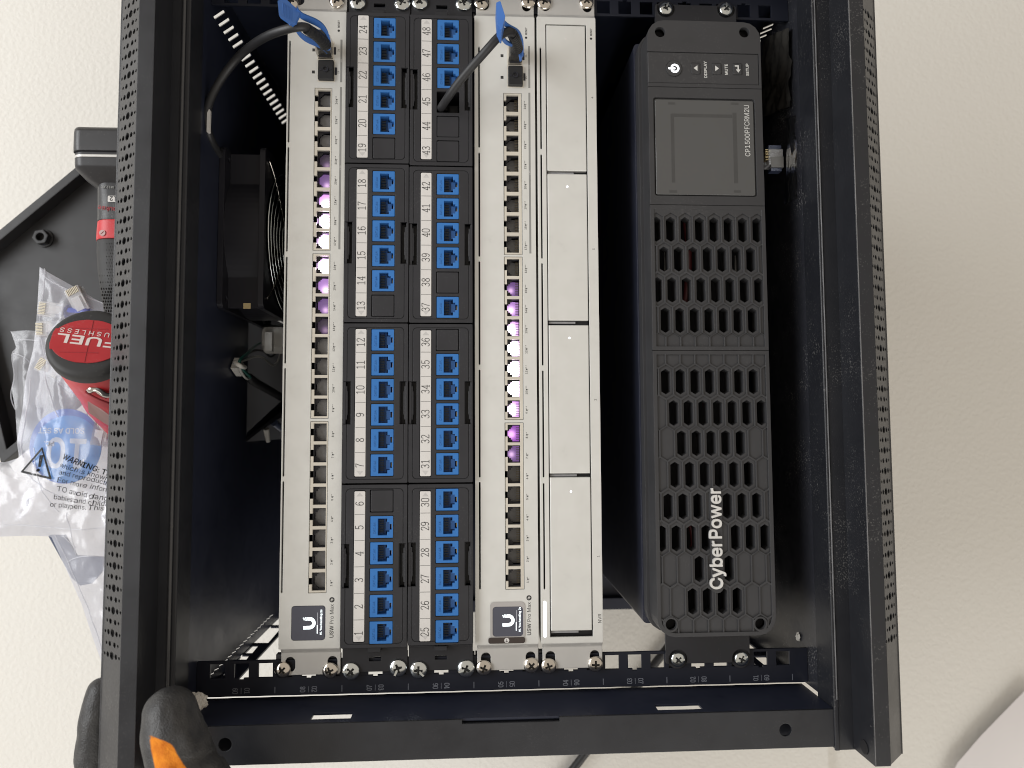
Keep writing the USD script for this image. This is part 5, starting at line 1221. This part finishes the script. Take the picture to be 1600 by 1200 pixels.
# knuckle fold and the seam bulge where the coating ends
q = (V - CP) @ RC.T; PX = np.stack([800 - FPX * q[:, 0] / q[:, 2], 600 + FPX * q[:, 1] / q[:, 2]], 1)
fold = -1.6 * np.exp(-((PX[:, 1] - 1190 + .35 * (PX[:, 0] - 300)) / 6.) ** 2) * (PX[:, 0] > 270) * (V[:, 2] > 60) + 1.8 * np.exp(-(((PX[:, 0] - 292) / 12.) ** 2 + ((PX[:, 1] - 1158) / 16.) ** 2)) * (V[:, 2] > 60)
hm.vertices = V + hm.vertex_normals * (nz * 1.5 + fold)[:, None]
usdkit.material(stage, '/World/Looks/glove', {
    'a': ('attribute', {'attribute': 'knit'}), 't': ('texture_coordinate', {}), 'n': ('noise_texture', {'scale': 900, 'detail': 3}), 'n2': ('noise_texture', {'scale': 130, 'detail': 4}),
    'th': ('map_range', {'from_min': .42, 'from_max': .58, 'to_min': 0, 'to_max': 1, 'clamp': True}), 'c1': ('rgb_ramp', {'ramp': [(.3, (.024, .024, .026)), (.7, (.052, .051, .051))]}),
    'c2': ('rgb_ramp', {'ramp': [(.3, (.50, .11, .004)), (.7, (.88, .30, .02))]}), 'mx': ('mix_color', {}), 'rg': ('map_range', {'to_min': .46, 'to_max': .9}), 'b': ('bump', {'strength': .9, 'distance': .0004}), 'p': ('principled_bsdf', {'specular_ior_level': .45})},
    [('a.fac', 'th.value'), ('t.object', 'n.vector'), ('t.object', 'n2.vector'), ('n2.fac', 'c1.fac'), ('n2.fac', 'c2.fac'), ('th.result', 'mx.fac'), ('c1.color', 'mx.a'), ('c2.color', 'mx.b'), ('mx.result', 'p.base_color'),
     ('th.result', 'rg.value'), ('rg.result', 'p.roughness'), ('n.fac', 'b.height'), ('b.normal', 'p.normal')], surface='p.BSDF')
org = Polygon([(234, 1150), (246, 1153), (262, 1160), (273, 1170), (281, 1184), (292, 1200), (305, 1225), (340, 1320), (430, 1500), (250, 1500), (235, 1260), (243, 1205), (236, 1175)])
o2 = Polygon([(98, 1210), (104, 1180), (109, 1165), (112, 1185), (109, 1215), (130, 1320), (220, 1500), (120, 1500), (80, 1260)])
kn_ = np.zeros(len(V))
for i in range(len(V)):
    P_ = Point(*PX[i])
    if V[i, 2] > 62 and PX[i, 1] > 1135: kn_[i] = .5 + np.clip((org.exterior.distance(P_) if org.contains(P_) else -org.exterior.distance(P_)) / 14., -.5, .5)
    elif V[i, 2] < 62 and PX[i, 1] > 1150: kn_[i] = .5 + np.clip((o2.exterior.distance(P_) if o2.contains(P_) else -o2.exterior.distance(P_)) / 14., -.5, .5)
kn_ = np.clip(kn_ + (meshkit.noise(V / 2.2, 2) - .5) * .25 * (kn_ > 0), 0, 1)
hv, hf = np.asarray(hm.vertices), np.asarray(hm.faces)
pth = solo('person', hm, 'glove', 'gloved hand gripping the cabinet corner, black rubber coating and orange knit back', 'person', smooth=True)
UsdGeom.PrimvarsAPI(stage.GetPrimAtPath(pth)).CreatePrimvar('knit', Sdf.ValueTypeNames.FloatArray, 'vertex').Set(Vt.FloatArray.FromNumpy(kn_.astype(np.float32)))

# ================================================================== small things
def lump(c, r, sc, seed, sub=3):
    m = trimesh.creation.icosphere(subdivisions=sub, radius=r); v_ = np.asarray(m.vertices)
    v_ = v_ * (.30 + 1.35 * meshkit.fbm(v_ / r * 2.3 + 7, 3, seed))[:, None] * np.array(sc); m.vertices = v_ + c; return m
t = solo('foam_crumb', lump(at(309, 1097, 26), 5.4, (1.0, 1.0, .6), 2), 'crumb', 'torn white foam crumb wedged beside the gloved thumb', 'foam', smooth=25)
t = solo('foam_crumb', lump(atX(1247, 995, XR - 1) , 2.4, (.5, 1.3, 1), 6, 2), 'crumb', 'tiny pale crumb on the scuffed bottom panel', 'foam', smooth=25)
cbl = P3((1075, 968, ZB + 8), (1035, 1022, ZB + 8), (985, 1085, ZB + 7), (935, 1150, ZB + 7), (900, 1196, ZB + 7), (872, 1232, ZB + 7))
solo('wall_cable', tube(cbl, 4.6, 12, 40), 'cable_black', 'dark cable running down the wall behind the cabinet', 'cable', smooth=True)
# loose packaging inside the lower end of the rack
def sheet(pts, f, n=14, amp=2.5, seed=1):
    """crumpled quad: four 3-D corners"""
    a_, b_, c_, d_ = [np.asarray(p, float) for p in pts]; g = []
    nn = np.cross(b_ - a_, d_ - a_); nn /= np.linalg.norm(nn)
    for i in range(n):
        for j in range(n):
            s_, r_ = i / (n - 1), j / (n - 1); p = (a_ * (1 - s_) + b_ * s_) * (1 - r_) + (d_ * (1 - s_) + c_ * s_) * r_
            g.append(p + nn * amp * (2 * meshkit.fbm(p / 11., 3, seed) - 1 + .6 * (1 - abs(2 * meshkit.noise(p / 7., seed + 3) - 1))))
    F_ = [(i * n + j, (i + 1) * n + j, (i + 1) * n + j + 1) for i in range(n - 1) for j in range(n - 1)] + [(i * n + j, (i + 1) * n + j + 1, i * n + j + 1) for i in range(n - 1) for j in range(n - 1)]
    return trimesh.Trimesh(np.array(g), F_, process=False)
xp = XR - 4
t = thing('dark_wrapping', 'crumpled dark plastic film at the upper corner beside the battery backup', 'film', atX(1215, 100, xp))
part(t, 'film_sheet', sheet([atX(1232, 42, xp), atX(1232, 165, xp), atX(1186, 185, xp - 3), atX(1188, 62, xp - 3)], None, 22, 3.0, 4), 'dark_film', True)
t = thing('clear_wrapping', 'narrow strip of clear film standing beside a cable plug in the rack bottom', 'film', atX(1230, 250, xp))
part(t, 'film_sheet', sheet([atX(1240, 180, xp - 6), atX(1243, 310, xp - 6), atX(1224, 320, xp - 2), atX(1226, 185, xp - 2)], None, 16, 2.0, 9), 'clear_bag', True)
pz_ = atX(1212, 246, XR - 9)
t = thing('cable_plug', 'clear plug with blue ends lying in film beside the battery backup', 'plug', pz_)
c = pz_
part(t, 'clear_body', pad(c[0] - 7, c[1] - 7, c[0] + 4, c[1] + 5, c[2] - 6, c[2] + 4, .8, .5), 'clear_hard')
part(t, 'paper_label', bx(c[0] - 5.5, c[1] - 9, c[2] + 2, c[0] + 4, c[1] - 1, c[2] + 4.3), 'dull_white')
part(t, 'blue_end', [bx(c[0] - 6.5, c[1] + 5, c[2] - 4, c[0] + 3, c[1] + 8, c[2] + 3), bx(c[0] - 5, c[1] - 11.4, c[2] - 3, c[0] + 3, c[1] - 9, c[2] + 3)], 'dark_blue')
part(t, 'contacts', [bx(c[0] - 9 + 0 * k, c[1] - 3 + 1.2 * k, c[2] - 2, c[0] - 6, c[1] - 2.6 + 1.2 * k, c[2] + 3) for k in range(7)], 'pin_gold')
# pale sheet at the lower right
prof_ = [(1480, 1240), (1502, 1196), (1540, 1152), (1575, 1116), (1612, 1078)]
rings = []
for i, (a_, b_) in enumerate(prof_):
    p = at(a_, b_, -300); d_ = np.array([75, -52, 0.])
    rings.append(np.array([p + d_ * k / 6. + np.array([0, 0, 9 * math.sin(k / 6. * 2.2) - 6]) for k in range(9)]))
V_ = np.vstack(rings); F_ = []
for i in range(len(rings) - 1):
    for k in range(8): F_ += [(i * 9 + k, i * 9 + k + 1, (i + 1) * 9 + k + 1), (i * 9 + k, (i + 1) * 9 + k + 1, (i + 1) * 9 + k)]
t = thing('paper_sheet', 'smooth pale sheet curling into the lower right corner of the view', 'sheet', at(1560, 1150, -300))
mm = trimesh.Trimesh(V_, F_, process=False); m2 = mm.copy(); m2.vertices = m2.vertices - [0, 0, .6]; m2.faces = m2.faces[:, ::-1]
part(t, 'curl', [mm, m2], 'paper_white', True)
